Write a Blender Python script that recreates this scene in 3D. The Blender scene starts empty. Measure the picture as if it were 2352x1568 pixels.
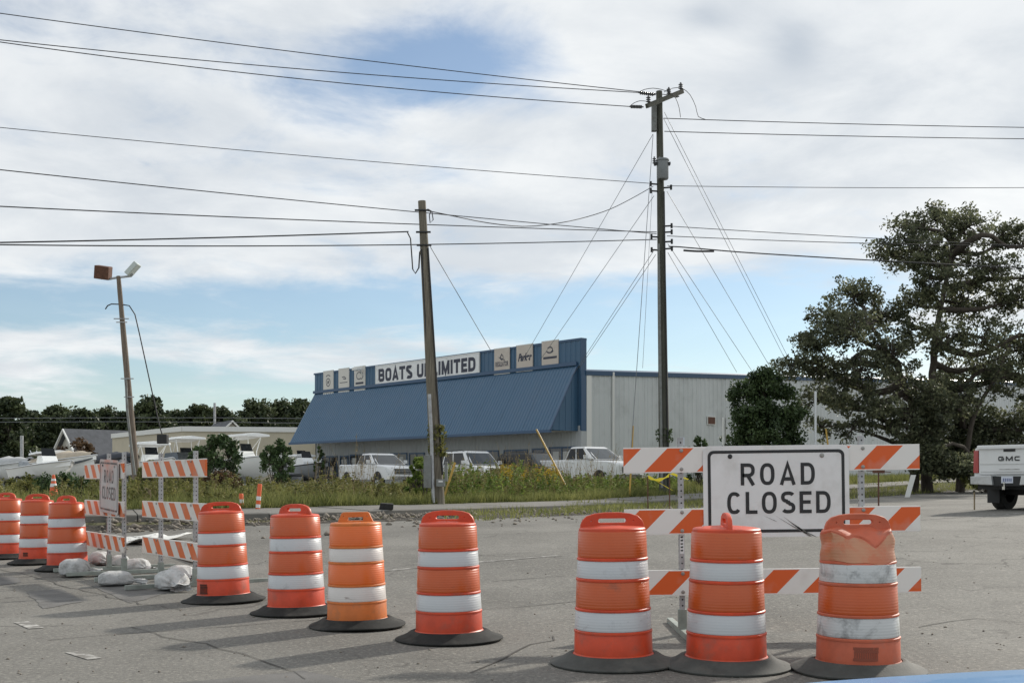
import bpy, bmesh, math, random
import numpy as np
from mathutils import Vector, Matrix

# ------------------------------------------------------------------ camera, sky, sun, exposure
sc = bpy.context.scene
CAM_H, FPX, CX, HY, PW = 1.29, 2600.0, 1176.0, 1107.0, 2352.0   # eye height; focal length, centre, horizon in photo pixels
cd = bpy.data.cameras.new("Camera"); cam = bpy.data.objects.new("Camera", cd); sc.collection.objects.link(cam)
cam.location = (0, 0, CAM_H); cam.rotation_euler = (math.radians(90), 0, 0)
cd.sensor_width = 36.0; cd.sensor_fit = 'HORIZONTAL'; cd.lens = 36.0 * FPX / PW
cd.shift_y = (HY - 784.0) / PW; cd.clip_start = 0.05; cd.clip_end = 4000
sc.camera = cam

SUN_AZ, SUN_EL = math.radians(42.0), math.radians(29.0)      # azimuth to the right of the view axis (+Y)
world = bpy.data.worlds.new("World"); sc.world = world; world.use_nodes = True
W = world.node_tree; W.nodes.clear()
def wn(t, **kw):
    n = W.nodes.new(t)
    for k, v in kw.items(): setattr(n, k, v)
    return n
def wm(op, a, b=None, c=None, clamp=False):
    n = wn('ShaderNodeMath', operation=op); n.use_clamp = clamp
    for i, v in enumerate((a, b, c)):
        if v is None: continue
        if isinstance(v, (int, float)): n.inputs[i].default_value = v
        else: W.links.new(v, n.inputs[i])
    return n.outputs[0]
def wnoise(vec, scale, detail=6, rough=.55, dist=0.0, dim='3D'):
    n = wn('ShaderNodeTexNoise'); n.noise_dimensions = dim
    n.inputs['Scale'].default_value = scale; n.inputs['Detail'].default_value = detail
    n.inputs['Roughness'].default_value = rough; n.inputs['Distortion'].default_value = dist
    W.links.new(vec, n.inputs['Vector']); return n.outputs['Fac']
def wmap(v, a, b, c, d):
    n = wn('ShaderNodeMapRange'); n.interpolation_type = 'SMOOTHSTEP'
    for i, x in enumerate((v, a, b, c, d)):
        if isinstance(x, (int, float)): n.inputs[i].default_value = x
        else: W.links.new(x, n.inputs[i])
    return n.outputs[0]
sky = wn('ShaderNodeTexSky', sky_type='NISHITA'); sky.sun_disc = False
sky.sun_elevation = SUN_EL; sky.sun_rotation = SUN_AZ; sky.altitude = 5; sky.air_density = 1.0; sky.dust_density = 0.35; sky.ozone_density = 1.6
geo = wn('ShaderNodeTexCoord'); sep = wn('ShaderNodeSeparateXYZ'); W.links.new(geo.outputs['Generated'], sep.inputs[0])
dx, dy, dz = sep.outputs
zc = wm('ADD', wm('MAXIMUM', dz, 0.0), 0.13)
comb = wn('ShaderNodeCombineXYZ')
W.links.new(wm('DIVIDE', dx, zc), comb.inputs[0]); W.links.new(wm('DIVIDE', dy, zc), comb.inputs[1])
P2 = comb.outputs[0]
ay = wm('MAXIMUM', wm('ABSOLUTE', dy), 0.05)
U = wm('DIVIDE', dx, ay); V = wm('DIVIDE', dz, ay)               # tangent of azimuth, of elevation
def gauss(u0, v0, su, sv, amp):
    a = wm('POWER', wm('DIVIDE', wm('SUBTRACT', U, u0), su), 2.0); b = wm('POWER', wm('DIVIDE', wm('SUBTRACT', V, v0), sv), 2.0)
    return wm('MULTIPLY', wm('EXPONENT', wm('MULTIPLY', wm('ADD', a, b), -1.0)), amp)
big = wnoise(P2, .95, 7, .56, .35)
fine = wnoise(P2, 3.1, 8, .62, .5)
cov = wm('ADD', wm('MULTIPLY', big, .68), wm('MULTIPLY', fine, .32))
cov = wm('ADD', wm('MULTIPLY', wm('SUBTRACT', cov, .5), 1.75), .5)
cov = wm('ADD', cov, wmap(V, .13, .24, -.02, .22))               # a nearly closed deck above, open sky lower down
for g in ((-.10, .362, .14, .045, -.46), (-.28, .165, .25, .018, -.13), (.16, .145, .13, .03, -.18), (-.22, .245, .05, .02, -.05),
          (-.30, .115, .16, .022, .10), (.10, .155, .05, .012, .14), (-.30, .25, .3, .05, .08), (.05, .33, .05, .015, -.05), (.42, .25, .15, .07, .1), (.27, .36, .22, .09, .2), (-.1, .155, .45, .022, -.10), (-.27, .27, .2, .03, -.05)):
    cov = wm('ADD', cov, gauss(*g))
mask = wmap(cov, .38, .72, 0.10, .97)
horizon = wmap(V, 0.0, .10, .42, 0.0)                               # pale air low down
shade = wnoise(P2, 1.9, 7, .6, .3)
shade2 = wnoise(P2, .8, 4, .5, .2)
cl = wm('ADD', wm('MULTIPLY', wmap(shade, .33, .68, .0, 1.0), .6), wm('MULTIPLY', wmap(shade2, .35, .65, 0, 1.0), .4))
for g in ((.17, .41, .028, .014, -.55), (.245, .395, .03, .016, -.4), (.25, .375, .02, .015, -.3), (.36, .24, .14, .04, .35), (.15, .38, .1, .02, .2)):
    cl = wm('ADD', cl, gauss(*g))
cl = wm('MAXIMUM', wm('MINIMUM', cl, 1.15), -.2)
cr = wn('ShaderNodeMix', data_type='RGBA'); cr.clamp_factor = False
W.links.new(cl, cr.inputs[0]); cr.inputs[6].default_value = (5.7, 6.15, 6.65, 1); cr.inputs[7].default_value = (8.8, 8.95, 8.95, 1)
skyc = wn('ShaderNodeMix', data_type='RGBA'); W.links.new(horizon, skyc.inputs[0])
tint = wn('ShaderNodeMix', data_type='RGBA', blend_type='MULTIPLY'); tint.inputs[0].default_value = 1; tint.inputs[7].default_value = (.93, .98, 1.0, 1)
W.links.new(sky.outputs[0], tint.inputs[6]); W.links.new(tint.outputs[2], skyc.inputs[6]); skyc.inputs[7].default_value = (5.3, 6.2, 6.9, 1)
mx = wn('ShaderNodeMix', data_type='RGBA'); W.links.new(mask, mx.inputs[0]); W.links.new(skyc.outputs[2], mx.inputs[6]); W.links.new(cr.outputs[2], mx.inputs[7])
bg = wn('ShaderNodeBackground'); bg.inputs['Strength'].default_value = 0.10
W.links.new(mx.outputs[2], bg.inputs[0]); wo = wn('ShaderNodeOutputWorld'); W.links.new(bg.outputs[0], wo.inputs[0])

sl = bpy.data.lights.new("Sun", 'SUN'); sl.energy = 3.5; sl.angle = math.radians(2.0); sl.color = (1.0, .94, .84)
so = bpy.data.objects.new("Sun", sl); sc.collection.objects.link(so)
sdir = Vector((math.sin(SUN_AZ) * math.cos(SUN_EL), math.cos(SUN_AZ) * math.cos(SUN_EL), math.sin(SUN_EL)))
so.rotation_euler = (-sdir).to_track_quat('-Z', 'Y').to_euler(); so.location = sdir * 60
sc.view_settings.view_transform = 'Standard'; sc.view_settings.look = 'None'
sc.view_settings.exposure = 0.16; sc.view_settings.gamma = 1.0; sc.view_settings.use_curve_mapping = False

random.seed(7); rng = np.random.default_rng(7)

# ------------------------------------------------------------------ helpers
def P(px, py, Y):
    return Vector(((px - CX) / FPX * Y, Y, CAM_H + (HY - py) / FPX * Y))
def tag(o, label=None, cat=None, group=None, kind=None):
    if label: o['label'] = label
    if cat: o['category'] = cat
    if group: o['group'] = group
    if kind: o['kind'] = kind
    return o
def empty(name, loc=(0, 0, 0), rz=0.0, label=None, cat=None, group=None, rot=None):
    o = bpy.data.objects.new(name, None); sc.collection.objects.link(o)
    o.location = loc; o.rotation_euler = rot if rot else (0, 0, rz); o.empty_display_size = .1
    return tag(o, label, cat, group)
def mesh_obj(name, me, mat=None, parent=None, smooth=None):
    if mat is not None:
        for m in (mat if isinstance(mat, (list, tuple)) else [mat]): me.materials.append(m)
    if smooth is not None:
        me.shade_smooth(); me.set_sharp_from_angle(angle=math.radians(smooth))
    o = bpy.data.objects.new(name, me); sc.collection.objects.link(o)
    if parent: o.parent = parent
    return o
def copy_tree(o, parent=None):
    c = o.copy(); sc.collection.objects.link(c); c.parent = parent
    for ch in o.children: copy_tree(ch, c)
    return c

class MB:
    """collects simple shapes and links them as one mesh"""
    def __init__(s): s.v = []; s.f = []; s.m = []
    def add(s, vs, fs, mi=0, M=None):
        b = len(s.v)
        s.v += [tuple(M @ Vector(v)) if M else tuple(v) for v in vs]
        s.f += [tuple(b + i for i in f) for f in fs]; s.m += [mi] * len(fs); return s
    def box(s, lo, hi, mi=0, M=None):
        x0, y0, z0 = lo; x1, y1, z1 = hi
        vs = [(x0,y0,z0),(x1,y0,z0),(x1,y1,z0),(x0,y1,z0),(x0,y0,z1),(x1,y0,z1),(x1,y1,z1),(x0,y1,z1)]
        return s.add(vs, [(0,3,2,1),(4,5,6,7),(0,1,5,4),(1,2,6,5),(2,3,7,6),(3,0,4,7)], mi, M)
    def tube(s, pts, r, n=8, mi=0, cap=True, M=None, ref=None):
        pts = [Vector(p) for p in pts]; k = len(pts)
        rs = list(r) if isinstance(r, (list, tuple, np.ndarray)) else [r] * k
        vs = []; fs = []
        a = Vector(ref) if ref else None
        for i, p in enumerate(pts):
            t = (pts[min(i + 1, k - 1)] - pts[max(i - 1, 0)])
            t = t.normalized() if t.length > 1e-9 else Vector((0, 0, 1))
            if a is None or abs(a.dot(t)) > .98: a = Vector((1, 0, 0)) if abs(t.x) < .8 else Vector((0, 1, 0))
            a = (a - t * a.dot(t)).normalized(); b = t.cross(a)
            for j in range(n):
                w = 2 * math.pi * (j + .5) / n
                vs.append(p + (a * math.cos(w) + b * math.sin(w)) * rs[i])
        for i in range(k - 1):
            for j in range(n):
                fs.append((i*n+j, i*n+(j+1) % n, (i+1)*n+(j+1) % n, (i+1)*n+j))
        if cap: fs += [tuple(range(n - 1, -1, -1)), tuple((k-1)*n + j for j in range(n))]
        return s.add(vs, fs, mi, M)
    def lathe(s, prof, n=32, mi=0, M=None, capb=False, capt=False):
        vs = []; fs = []
        for r, z in prof:
            for j in range(n):
                w = 2 * math.pi * j / n; vs.append((r * math.cos(w), r * math.sin(w), z))
        k = len(prof)
        for i in range(k - 1):
            for j in range(n): fs.append((i*n+j, i*n+(j+1) % n, (i+1)*n+(j+1) % n, (i+1)*n+j))
        if capb: fs.append(tuple(range(n - 1, -1, -1)))
        if capt: fs.append(tuple((k-1)*n + j for j in range(n)))
        return s.add(vs, fs, mi, M)
    def loft(s, secs, mi=0, M=None, cap=True, closed=True):
        n = len(secs[0]); vs = [p for q in secs for p in q]; fs = []
        for i in range(len(secs) - 1):
            for j in range(n if closed else n - 1): fs.append((i*n+j, i*n+(j+1) % n, (i+1)*n+(j+1) % n, (i+1)*n+j))
        if cap: fs += [tuple(range(n - 1, -1, -1)), tuple((len(secs)-1)*n + j for j in range(n))]
        return s.add(vs, fs, mi, M)
    def quad(s, a, b, c, d, mi=0, M=None): return s.add([a, b, c, d], [(0, 1, 2, 3)], mi, M)
    def mesh(s, name, fix=True):
        me = bpy.data.meshes.new(name); me.from_pydata([tuple(v) for v in s.v], [], s.f)
        me.polygons.foreach_set('material_index', s.m); 
        if fix:
            bm = bmesh.new(); bm.from_mesh(me); bmesh.ops.recalc_face_normals(bm, faces=bm.faces); bm.to_mesh(me); bm.free()
        me.update(); return me
    def build(s, name, mat, parent=None, smooth=None, bevel=0, fix=True):
        me = s.mesh(name, fix)
        if bevel:
            bm = bmesh.new(); bm.from_mesh(me)
            es = [e for e in bm.edges if len(e.link_faces) == 2 and e.calc_face_angle(0) > math.radians(50)]
            bmesh.ops.bevel(bm, geom=es, offset=bevel, segments=2, affect='EDGES', profile=.6)
            bm.to_mesh(me); bm.free()
        return mesh_obj(name, me, mat, parent, smooth)

def np_mesh(name, V_, F_, mat, parent=None, tint=None, smooth=False):
    """V_ (n,3), F_ (m,k) arrays"""
    me = bpy.data.meshes.new(name); n = len(V_); m, k = F_.shape
    me.vertices.add(n); me.vertices.foreach_set('co', np.asarray(V_, np.float32).ravel())
    me.loops.add(m * k); me.loops.foreach_set('vertex_index', np.asarray(F_, np.int32).ravel())
    me.polygons.add(m); me.polygons.foreach_set('loop_start', np.arange(0, m * k, k, dtype=np.int32))
    if tint is not None:
        at = me.attributes.new('tint', 'FLOAT', 'POINT'); at.data.foreach_set('value', np.asarray(tint, np.float32))
    me.update(calc_edges=True)
    if smooth: me.shade_smooth()
    return mesh_obj(name, me, mat, parent)

def flat_shape(name, outer, holes, extrude, mat, parent=None, bevel=0.0, M=None, smooth=40):
    """2-D outline with holes in the local XZ plane, thickness along Y"""
    cu = bpy.data.curves.new(name, 'CURVE'); cu.dimensions = '2D'; cu.fill_mode = 'BOTH'; cu.extrude = extrude; cu.bevel_depth = bevel; cu.bevel_resolution = 1
    for ring in [outer] + list(holes):
        sp = cu.splines.new('POLY'); sp.points.add(len(ring) - 1)
        for p, (x, z) in zip(sp.points, ring): p.co = (x, z, 0, 1)
        sp.use_cyclic_u = True
    t = bpy.data.objects.new(name, cu); sc.collection.objects.link(t)
    dg = bpy.context.evaluated_depsgraph_get(); dg.update()
    me = bpy.data.meshes.new_from_object(t.evaluated_get(dg)); bpy.data.objects.remove(t); bpy.data.curves.remove(cu)
    me.transform(Matrix.Rotation(math.pi / 2, 4, 'X'))
    if M: me.transform(M)
    me.name = name; me.materials.clear()
    return mesh_obj(name, me, mat, parent, smooth)
def text_mesh(name, body, size, mat, parent, M, shear=0.0, bold=0.0, width=None):
    cu = bpy.data.curves.new(name, 'FONT'); cu.body = body; cu.size = size; cu.align_x = 'CENTER'; cu.align_y = 'CENTER'; cu.shear = shear; cu.offset = bold
    t = bpy.data.objects.new(name, cu); sc.collection.objects.link(t)
    dg = bpy.context.evaluated_depsgraph_get(); dg.update()
    me = bpy.data.meshes.new_from_object(t.evaluated_get(dg)); bpy.data.objects.remove(t); bpy.data.curves.remove(cu)
    if width:
        xs = [v.co.x for v in me.vertices]; k = width / (max(xs) - min(xs)); me.transform(Matrix.Diagonal((k, 1, 1, 1)))
    me.transform(Matrix.Rotation(math.pi / 2, 4, 'X')); me.transform(M); me.materials.clear()
    return mesh_obj(name, me, mat, parent)

# stroke lettering: each glyph is a few centre lines in a box of height 1
def sup(cx, cy, rx, ry, a0, a1, e=2.4, n=22):
    out = []
    for i in range(n + 1):
        a = math.radians(a0 + (a1 - a0) * i / n); c, s_ = math.cos(a), math.sin(a)
        out.append((cx + rx * math.copysign(abs(c) ** (2 / e), c), cy + ry * math.copysign(abs(s_) ** (2 / e), s_)))
    return out
def glyph(ch, w, t, e):
    l, r, b, u, h = t / 2, w - t / 2, t / 2, 1 - t / 2, t / 2
    m = .5 * w; rx, ry = (w - t) / 2, (1 - t) / 2
    if ch == 'O': return [(sup(m, .5, rx, ry, 0, 360, e, 40)[:-1], True)]
    if ch == 'C': return [(sup(m, .5, rx, ry, 42, 318, e, 34), False)]
    if ch == 'G': return [(sup(m, .5, rx, ry, 42, 350, e, 34) + [(r, .5), (m, .5)], False)]
    if ch == 'D': k = .45 if e < 3 else .3; return [([(l, b), (w * k, b)] + sup(w * k, .5, r - w * k, ry, -90, 90, e, 20) + [(w * k, u), (l, u)], True)]
    if ch == 'U': return [([(l, 1)] + sup(m, .42, rx, .42 - h, 180, 360, e, 20) + [(r, 1)], False)]
    if ch == 'L': return [([(l, 1), (l, b), (w, b)], False)]
    if ch == 'I': return [([(m, 0), (m, 1)], False)]
    if ch == 'T': return [([(0, u), (w, u)], False), ([(m, 0), (m, u)], False)]
    if ch == 'E': return [([(w, u), (l, u), (l, b), (w, b)], False), ([(l, .51), (w * .92, .51)], False)]
    if ch == 'N': return [([(l, 0), (l, 1)], False), ([(r, 0), (r, 1)], False), ([(l * .9, 1 - h * .4), (r + l * .1, h * .4)], False)]
    if ch == 'M': return [([(l, 0), (l, 1)], False), ([(r, 0), (r, 1)], False), ([(l, 1 - h * .3), (m, .12), (r, 1 - h * .3)], False)]
    if ch == 'A': return [([(t * .42, 0), (m, 1 - t * .3), (w - t * .42, 0)], False), ([(w * .22, .27), (w * .78, .27)], False)]
    if ch == 'R': k = w * .5; return [([(l, 0), (l, u), (k, u)] + sup(k, u - .235, r - k, .235, 90, -90, e, 14) + [(l, u - .47)], False), ([(m, u - .47), (r + t * .1, 0)], False)]
    if ch == 'B':
        k = w * .5
        return [([(l, b), (l, u), (k, u)] + sup(k, .755 - h / 2, r * .96 - k, .245 - h / 2, 90, -90, e, 12) + [(l, .51)], False),
                ([(l, .51), (k, .51)] + sup(k, .255 + h / 2, r - k, .255 - h / 2, 90, -90, e, 12) + [(l, b)], False)]
    if ch == 'S':
        a = sup(m, .74, rx, .26 - h, 30, 270, e, 18); c = sup(m, .26, rx, .26 - h, 90, -150, e, 18)
        return [(a[:-1] + [(m - rx * .1, .5), (m + rx * .1, .5)] + c[1:], False)]
    return []
def lettering(name, text, x0, x1, z0, z1, t, widths, gap, mat, parent, M=None, e=2.4, y=0.0, slant=0.0):
    """stroke letters filling the box x0..x1, z0..z1 in the XZ plane of M"""
    H = z1 - z0; total = sum(widths.get(c, widths['*']) for c in text) + gap * (len(text) - 1)
    kx = (x1 - x0) / (total * H); x = 0.0; mb = MB(); lift = 0
    for c in text:
        w = widths.get(c, widths['*'])
        for pts, closed in glyph(c, w, t, e):
            lift += 1
            n = len(pts); q = [Vector((p[0] * kx, p[1])) for p in pts]; L = []; R = []
            for i in range(n):
                a = q[i - 1] if (closed or i) else q[i]; d = q[(i + 1) % n] if (closed or i < n - 1) else q[i]
                d1 = (q[i] - a); d2 = (d - q[i])
                d1 = d1.normalized() if d1.length > 1e-6 else None; d2 = d2.normalized() if d2.length > 1e-6 else None
                if d1 is None: d1 = d2
                if d2 is None: d2 = d1
                nn = Vector((-(d1.y + d2.y), d1.x + d2.x)); nn = nn.normalized() if nn.length > 1e-6 else Vector((-d1.y, d1.x))
                k = max(.45, nn.dot(Vector((-d1.y, d1.x)))); o = nn * (t / 2 / k)
                L.append(q[i] + o); R.append(q[i] - o)
            yy = y - .0006 * (lift % 3)
            vs = [(x0 + (x * kx + p.x + slant * p.y) * H, yy, z0 + p.y * H) for p in L + R]
            fs = [(i, (i + 1) % n, n + (i + 1) % n, n + i) for i in range(n if closed else n - 1)]
            mb.add(vs, fs)
        x += w + gap
    o = mb.build(name, mat, parent, fix=False)
    if M: o.data.transform(M)
    return o

# ------------------------------------------------------------------ materials
MATS = {}
def mat(name, base, rough=.6, metal=0.0, var=0.0, vscale=4.0, bump=0.0, bscale=40.0, spec=.5, stretch=None, dirt=None, dscale=2.0, dlo=.5, dhi=.75, coat=0.0, rnd=0.0, trans=0.0):
    m = bpy.data.materials.new(name); m.use_nodes = True; T = m.node_tree; N = T.nodes; L = T.links
    b = N['Principled BSDF']; b.inputs['Roughness'].default_value = rough; b.inputs['Metallic'].default_value = metal
    b.inputs['Specular IOR Level'].default_value = spec; b.inputs['Coat Weight'].default_value = coat
    b.inputs['Transmission Weight'].default_value = trans
    base = tuple(base) + (1,)
    b.inputs['Base Color'].default_value = base
    tc = N.new('ShaderNodeTexCoord'); src = tc.outputs['Object']
    if stretch:
        mp = N.new('ShaderNodeMapping'); mp.inputs['Scale'].default_value = stretch; L.new(src, mp.inputs['Vector']); src = mp.outputs[0]
    if rnd:
        oi = N.new('ShaderNodeObjectInfo'); ad = N.new('ShaderNodeVectorMath'); ad.operation = 'ADD'
        k = N.new('ShaderNodeMath'); k.operation = 'MULTIPLY'; k.inputs[1].default_value = 37.0; L.new(oi.outputs['Random'], k.inputs[0])
        L.new(src, ad.inputs[0]); L.new(k.outputs[0], ad.inputs[1]); src = ad.outputs[0]
    def noise(scale, detail=5, rough_=.6):
        n = N.new('ShaderNodeTexNoise'); n.inputs['Scale'].default_value = scale; n.inputs['Detail'].default_value = detail; n.inputs['Roughness'].default_value = rough_
        L.new(src, n.inputs['Vector']); return n.outputs['Fac']
    col = None
    if var:
        r = N.new('ShaderNodeMix'); r.data_type = 'RGBA'
        mr = N.new('ShaderNodeMapRange'); mr.inputs[1].default_value = .3; mr.inputs[2].default_value = .7; L.new(noise(vscale), mr.inputs[0]); L.new(mr.outputs[0], r.inputs[0])
        r.inputs[6].default_value = tuple(c * (1 - var) for c in base[:3]) + (1,); r.inputs[7].default_value = tuple(min(1, c * (1 + var)) for c in base[:3]) + (1,)
        col = r.outputs[2]
    if dirt:
        mr = N.new('ShaderNodeMapRange'); mr.inputs[1].default_value = dlo; mr.inputs[2].default_value = dhi; L.new(noise(dscale, 8, .65), mr.inputs[0])
        r = N.new('ShaderNodeMix'); r.data_type = 'RGBA'; L.new(mr.outputs[0], r.inputs[0])
        if col is None: r.inputs[6].default_value = base
        else: L.new(col, r.inputs[6])
        r.inputs[7].default_value = tuple(dirt) + (1,); col = r.outputs[2]
    if rnd and rnd > .01:
        hs = N.new('ShaderNodeHueSaturation'); mr = N.new('ShaderNodeMapRange'); L.new(oi.outputs['Random'], mr.inputs[0]); mr.inputs[3].default_value = 1 - rnd; mr.inputs[4].default_value = 1 + rnd
        L.new(mr.outputs[0], hs.inputs['Value'])
        if col is None: hs.inputs['Color'].default_value = base
        else: L.new(col, hs.inputs['Color'])
        col = hs.outputs[0]
    if col is not None: L.new(col, b.inputs['Base Color'])
    if bump:
        bp = N.new('ShaderNodeBump'); bp.inputs['Strength'].default_value = bump; bp.inputs['Distance'].default_value = .02
        L.new(noise(bscale, 6), bp.inputs['Height']); L.new(bp.outputs[0], b.inputs['Normal'])
    MATS[name] = m; return m
def leafmat(name, dark, light, trans=.3, rough=.55):
    m = bpy.data.materials.new(name); m.use_nodes = True; T = m.node_tree; N = T.nodes; L = T.links
    b = N['Principled BSDF']; b.inputs['Roughness'].default_value = rough; b.inputs['Specular IOR Level'].default_value = .35
    a = N.new('ShaderNodeAttribute'); a.attribute_name = 'tint'
    r = N.new('ShaderNodeMix'); r.data_type = 'RGBA'; L.new(a.outputs['Fac'], r.inputs[0]); r.inputs[6].default_value = tuple(dark) + (1,); r.inputs[7].default_value = tuple(light) + (1,)
    L.new(r.outputs[2], b.inputs['Base Color'])
    t = N.new('ShaderNodeBsdfTranslucent'); L.new(r.outputs[2], t.inputs[0])
    s_ = N.new('ShaderNodeMixShader'); s_.inputs[0].default_value = trans; L.new(b.outputs[0], s_.inputs[1]); L.new(t.outputs[0], s_.inputs[2])
    L.new(s_.outputs[0], N['Material Output'].inputs[0]); MATS[name] = m; return m
mat('concrete', (.160, .153, .140), .9, var=.18, vscale=1.2, bump=.25, bscale=60, dirt=(.16, .14, .11), dscale=.9, dlo=.5, dhi=.8)
mat('galv', (.42, .43, .44), .5, metal=.55, var=.2, vscale=8, dirt=(.26, .25, .24), dscale=5)
mat('foot_steel', (.30, .33, .30), .6, metal=.35, var=.25, vscale=6, dirt=(.18, .12, .08), dscale=6, dlo=.6)
mat('hole', (.02, .02, .02), .9)
mat('orange_plastic', (.60, .062, .018), .46, var=.20, vscale=5, bump=.08, bscale=14, dirt=(.34, .085, .05), dscale=6, dlo=.54, dhi=.78, rnd=.06)
mat('yellow_orange_plastic', (.62, .165, .03), .5, var=.15, vscale=6, dirt=(.35, .14, .06), dscale=7, dlo=.55, dhi=.8)
mat('faded_orange_plastic', (.52, .115, .055), .55, var=.2, vscale=6, dirt=(.34, .13, .09), dscale=6, dlo=.55, dhi=.75)
mat('rubber', (.022, .023, .022), .8, var=.3, vscale=7, bump=.15, bscale=60, dirt=(.065, .062, .055), dscale=4, dlo=.5, dhi=.75, rnd=.01, spec=.25)
mat('grey_rubber', (.060, .063, .058), .8, var=.25, vscale=7, bump=.15, bscale=60, dirt=(.12, .115, .10), dscale=4, dlo=.5, dhi=.75)
mat('white_sheet', (.76, .77, .77), .45, var=.04, vscale=3, dirt=(.50, .49, .46), dscale=2.2, dlo=.52, dhi=.85)
mat('black_paint', (.02, .022, .024), .5)
mat('navy_paint', (.030, .035, .060), .5)
mat('bolt', (.35, .34, .32), .4, metal=.8)
mat('bag', (.50, .505, .50), .75, var=.10, vscale=9, bump=.7, bscale=22, dirt=(.15, .145, .13), dscale=7, dlo=.5, dhi=.75, rnd=.12)
mat('blue_metal', (.054, .122, .205), .42, metal=.0, var=.06, vscale=.5, spec=.4, dirt=(.070, .120, .185), dscale=.5, dlo=.5, dhi=.9)
mat('blue_trim', (.035, .085, .165), .4)
mat('white_metal', (.56, .585, .585), .5, var=.05, vscale=.4, dirt=(.40, .42, .41), dscale=.5, dlo=.5, dhi=.8)
mat('grey_siding', (.42, .44, .45), .55, var=.06, vscale=.6)
mat('tan_wall', (.52, .47, .36), .8, var=.05, vscale=.4, dirt=(.42, .38, .29), dscale=.3)
mat('white_trim', (.72, .72, .69), .5)
mat('shingle', (.085, .09, .10), .9, var=.2, vscale=2)
mat('house_wall', (.60, .58, .52), .7, var=.05)
mat('glass', (.020, .026, .032), .06, spec=.8, var=.5, vscale=.8)
mat('car_glass', (.012, .015, .018), .08, spec=.22)
mat('windscreen', (.035, .042, .046), .06, spec=.6)
mat('interior', (.10, .09, .08), .8)
mat('car_white', (.70, .71, .71), .25, coat=.5, var=.02)
mat('car_dark', (.022, .025, .028), .4, spec=.25)
mat('car_blue', (.10, .27, .52), .35, coat=.25)
mat('chrome', (.6, .6, .6), .18, metal=1)
mat('bumper_steel', (.50, .51, .51), .35, metal=.5, dirt=(.3, .29, .28), dscale=4)
mat('black_trim', (.02, .021, .022), .6)
mat('tyre', (.025, .025, .024), .85, var=.3, vscale=9, bump=.2)
mat('tail_red', (.35, .02, .015), .2, coat=.5)
mat('plate', (.62, .66, .74), .4)
mat('headlight', (.55, .57, .58), .1, coat=.6)
mat('gel_white', (.86, .87, .86), .28, coat=.3, var=.03, vscale=1)
mat('boat_dark', (.05, .06, .07), .4)
mat('boat_grey', (.33, .35, .37), .4)
mat('canvas_tan', (.42, .36, .28), .85, var=.1, vscale=3, bump=.3, bscale=5)
mat('canvas_grey', (.42, .43, .43), .85, var=.1, vscale=3, bump=.3, bscale=5)
mat('canvas_navy', (.025, .03, .042), .8, var=.1, vscale=3, bump=.3, bscale=5)
mat('outboard_black', (.03, .033, .037), .25, coat=.5)
mat('outboard_silver', (.22, .24, .26), .3, metal=.3)
mat('alu', (.6, .61, .62), .35, metal=.7)
mat('pole_wood', (.20, .175, .135), .9, var=.4, vscale=5, stretch=(6, 6, .35), bump=.6, bscale=9, dirt=(.10, .095, .07), dscale=3, dlo=.45, dhi=.75)
mat('pole_wood_brown', (.18, .145, .115), .9, var=.35, vscale=5, stretch=(6, 6, .35), bump=.6, bscale=9, dirt=(.13, .09, .065), dscale=3, dlo=.5, dhi=.8)
mat('pole_wood_dark', (.085, .085, .068), .9, var=.4, vscale=5, stretch=(6, 6, .35), bump=.6, bscale=9, dirt=(.05, .055, .04), dscale=3, dlo=.45, dhi=.75)
mat('wire', (.02, .02, .022), .6)
mat('guy_wire', (.16, .17, .18), .5, metal=.4)
mat('porcelain', (.12, .12, .125), .25)
mat('transformer', (.20, .215, .22), .45, var=.1)
mat('box_grey', (.20, .21, .20), .6, var=.15, vscale=6, dirt=(.12, .11, .10), dscale=4)
mat('rust_lamp', (.12, .055, .035), .8, var=.3, vscale=8)
mat('lamp_pale', (.55, .60, .58), .4)
mat('yellow_plastic', (.42, .26, .04), .5, var=.15, vscale=3, stretch=(1, 1, .3))
mat('yellow_tape', (.85, .68, .02), .45)
mat('cone_orange', (.72, .12, .03), .5)
mat('bark', (.075, .062, .050), .95, var=.35, vscale=5, stretch=(4, 4, .8), bump=.8, bscale=9)
mat('stone', (.20, .175, .145), .95, var=.35, vscale=2, rnd=.01)
mat('wood_stake', (.34, .27, .17), .9, var=.2)
mat('road_paint', (.47, .46, .43), .85, var=.1, vscale=9, dirt=(.17, .16, .145), dscale=8, dlo=.36, dhi=.52)
mat('patch', (.130, .126, .120), .92, var=.25, vscale=3, bump=.4, bscale=90, dirt=(.20, .19, .17), dscale=60, dlo=.6, dhi=.75)
mat('crack', (.075, .071, .064), .95)
mat('trailer_steel', (.28, .29, .29), .5, metal=.4)
leafmat('oak_leaf', (.050, .062, .038), (.215, .230, .130), .46)
leafmat('far_leaf', (.026, .041, .020), (.115, .140, .060), .25)
leafmat('vine_leaf', (.030, .052, .022), (.110, .160, .060), .3)
leafmat('shrub_leaf', (.022, .045, .016), (.095, .150, .055), .25)
leafmat('brown_leaf', (.06, .035, .018), (.16, .10, .05), .25)
leafmat('weed_leaf', (.080, .095, .026), (.265, .250, .085), .35, .7)
leafmat('weed_green', (.065, .115, .022), (.26, .33, .075), .35, .7)
leafmat('goldenrod', (.20, .16, .02), (.52, .36, .035), .35, .8)
leafmat('dry_stalk', (.12, .09, .045), (.32, .25, .14), .2, .8)
leafmat('grass_blade', (.100, .122, .034), (.315, .315, .110), .35, .8)

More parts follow.
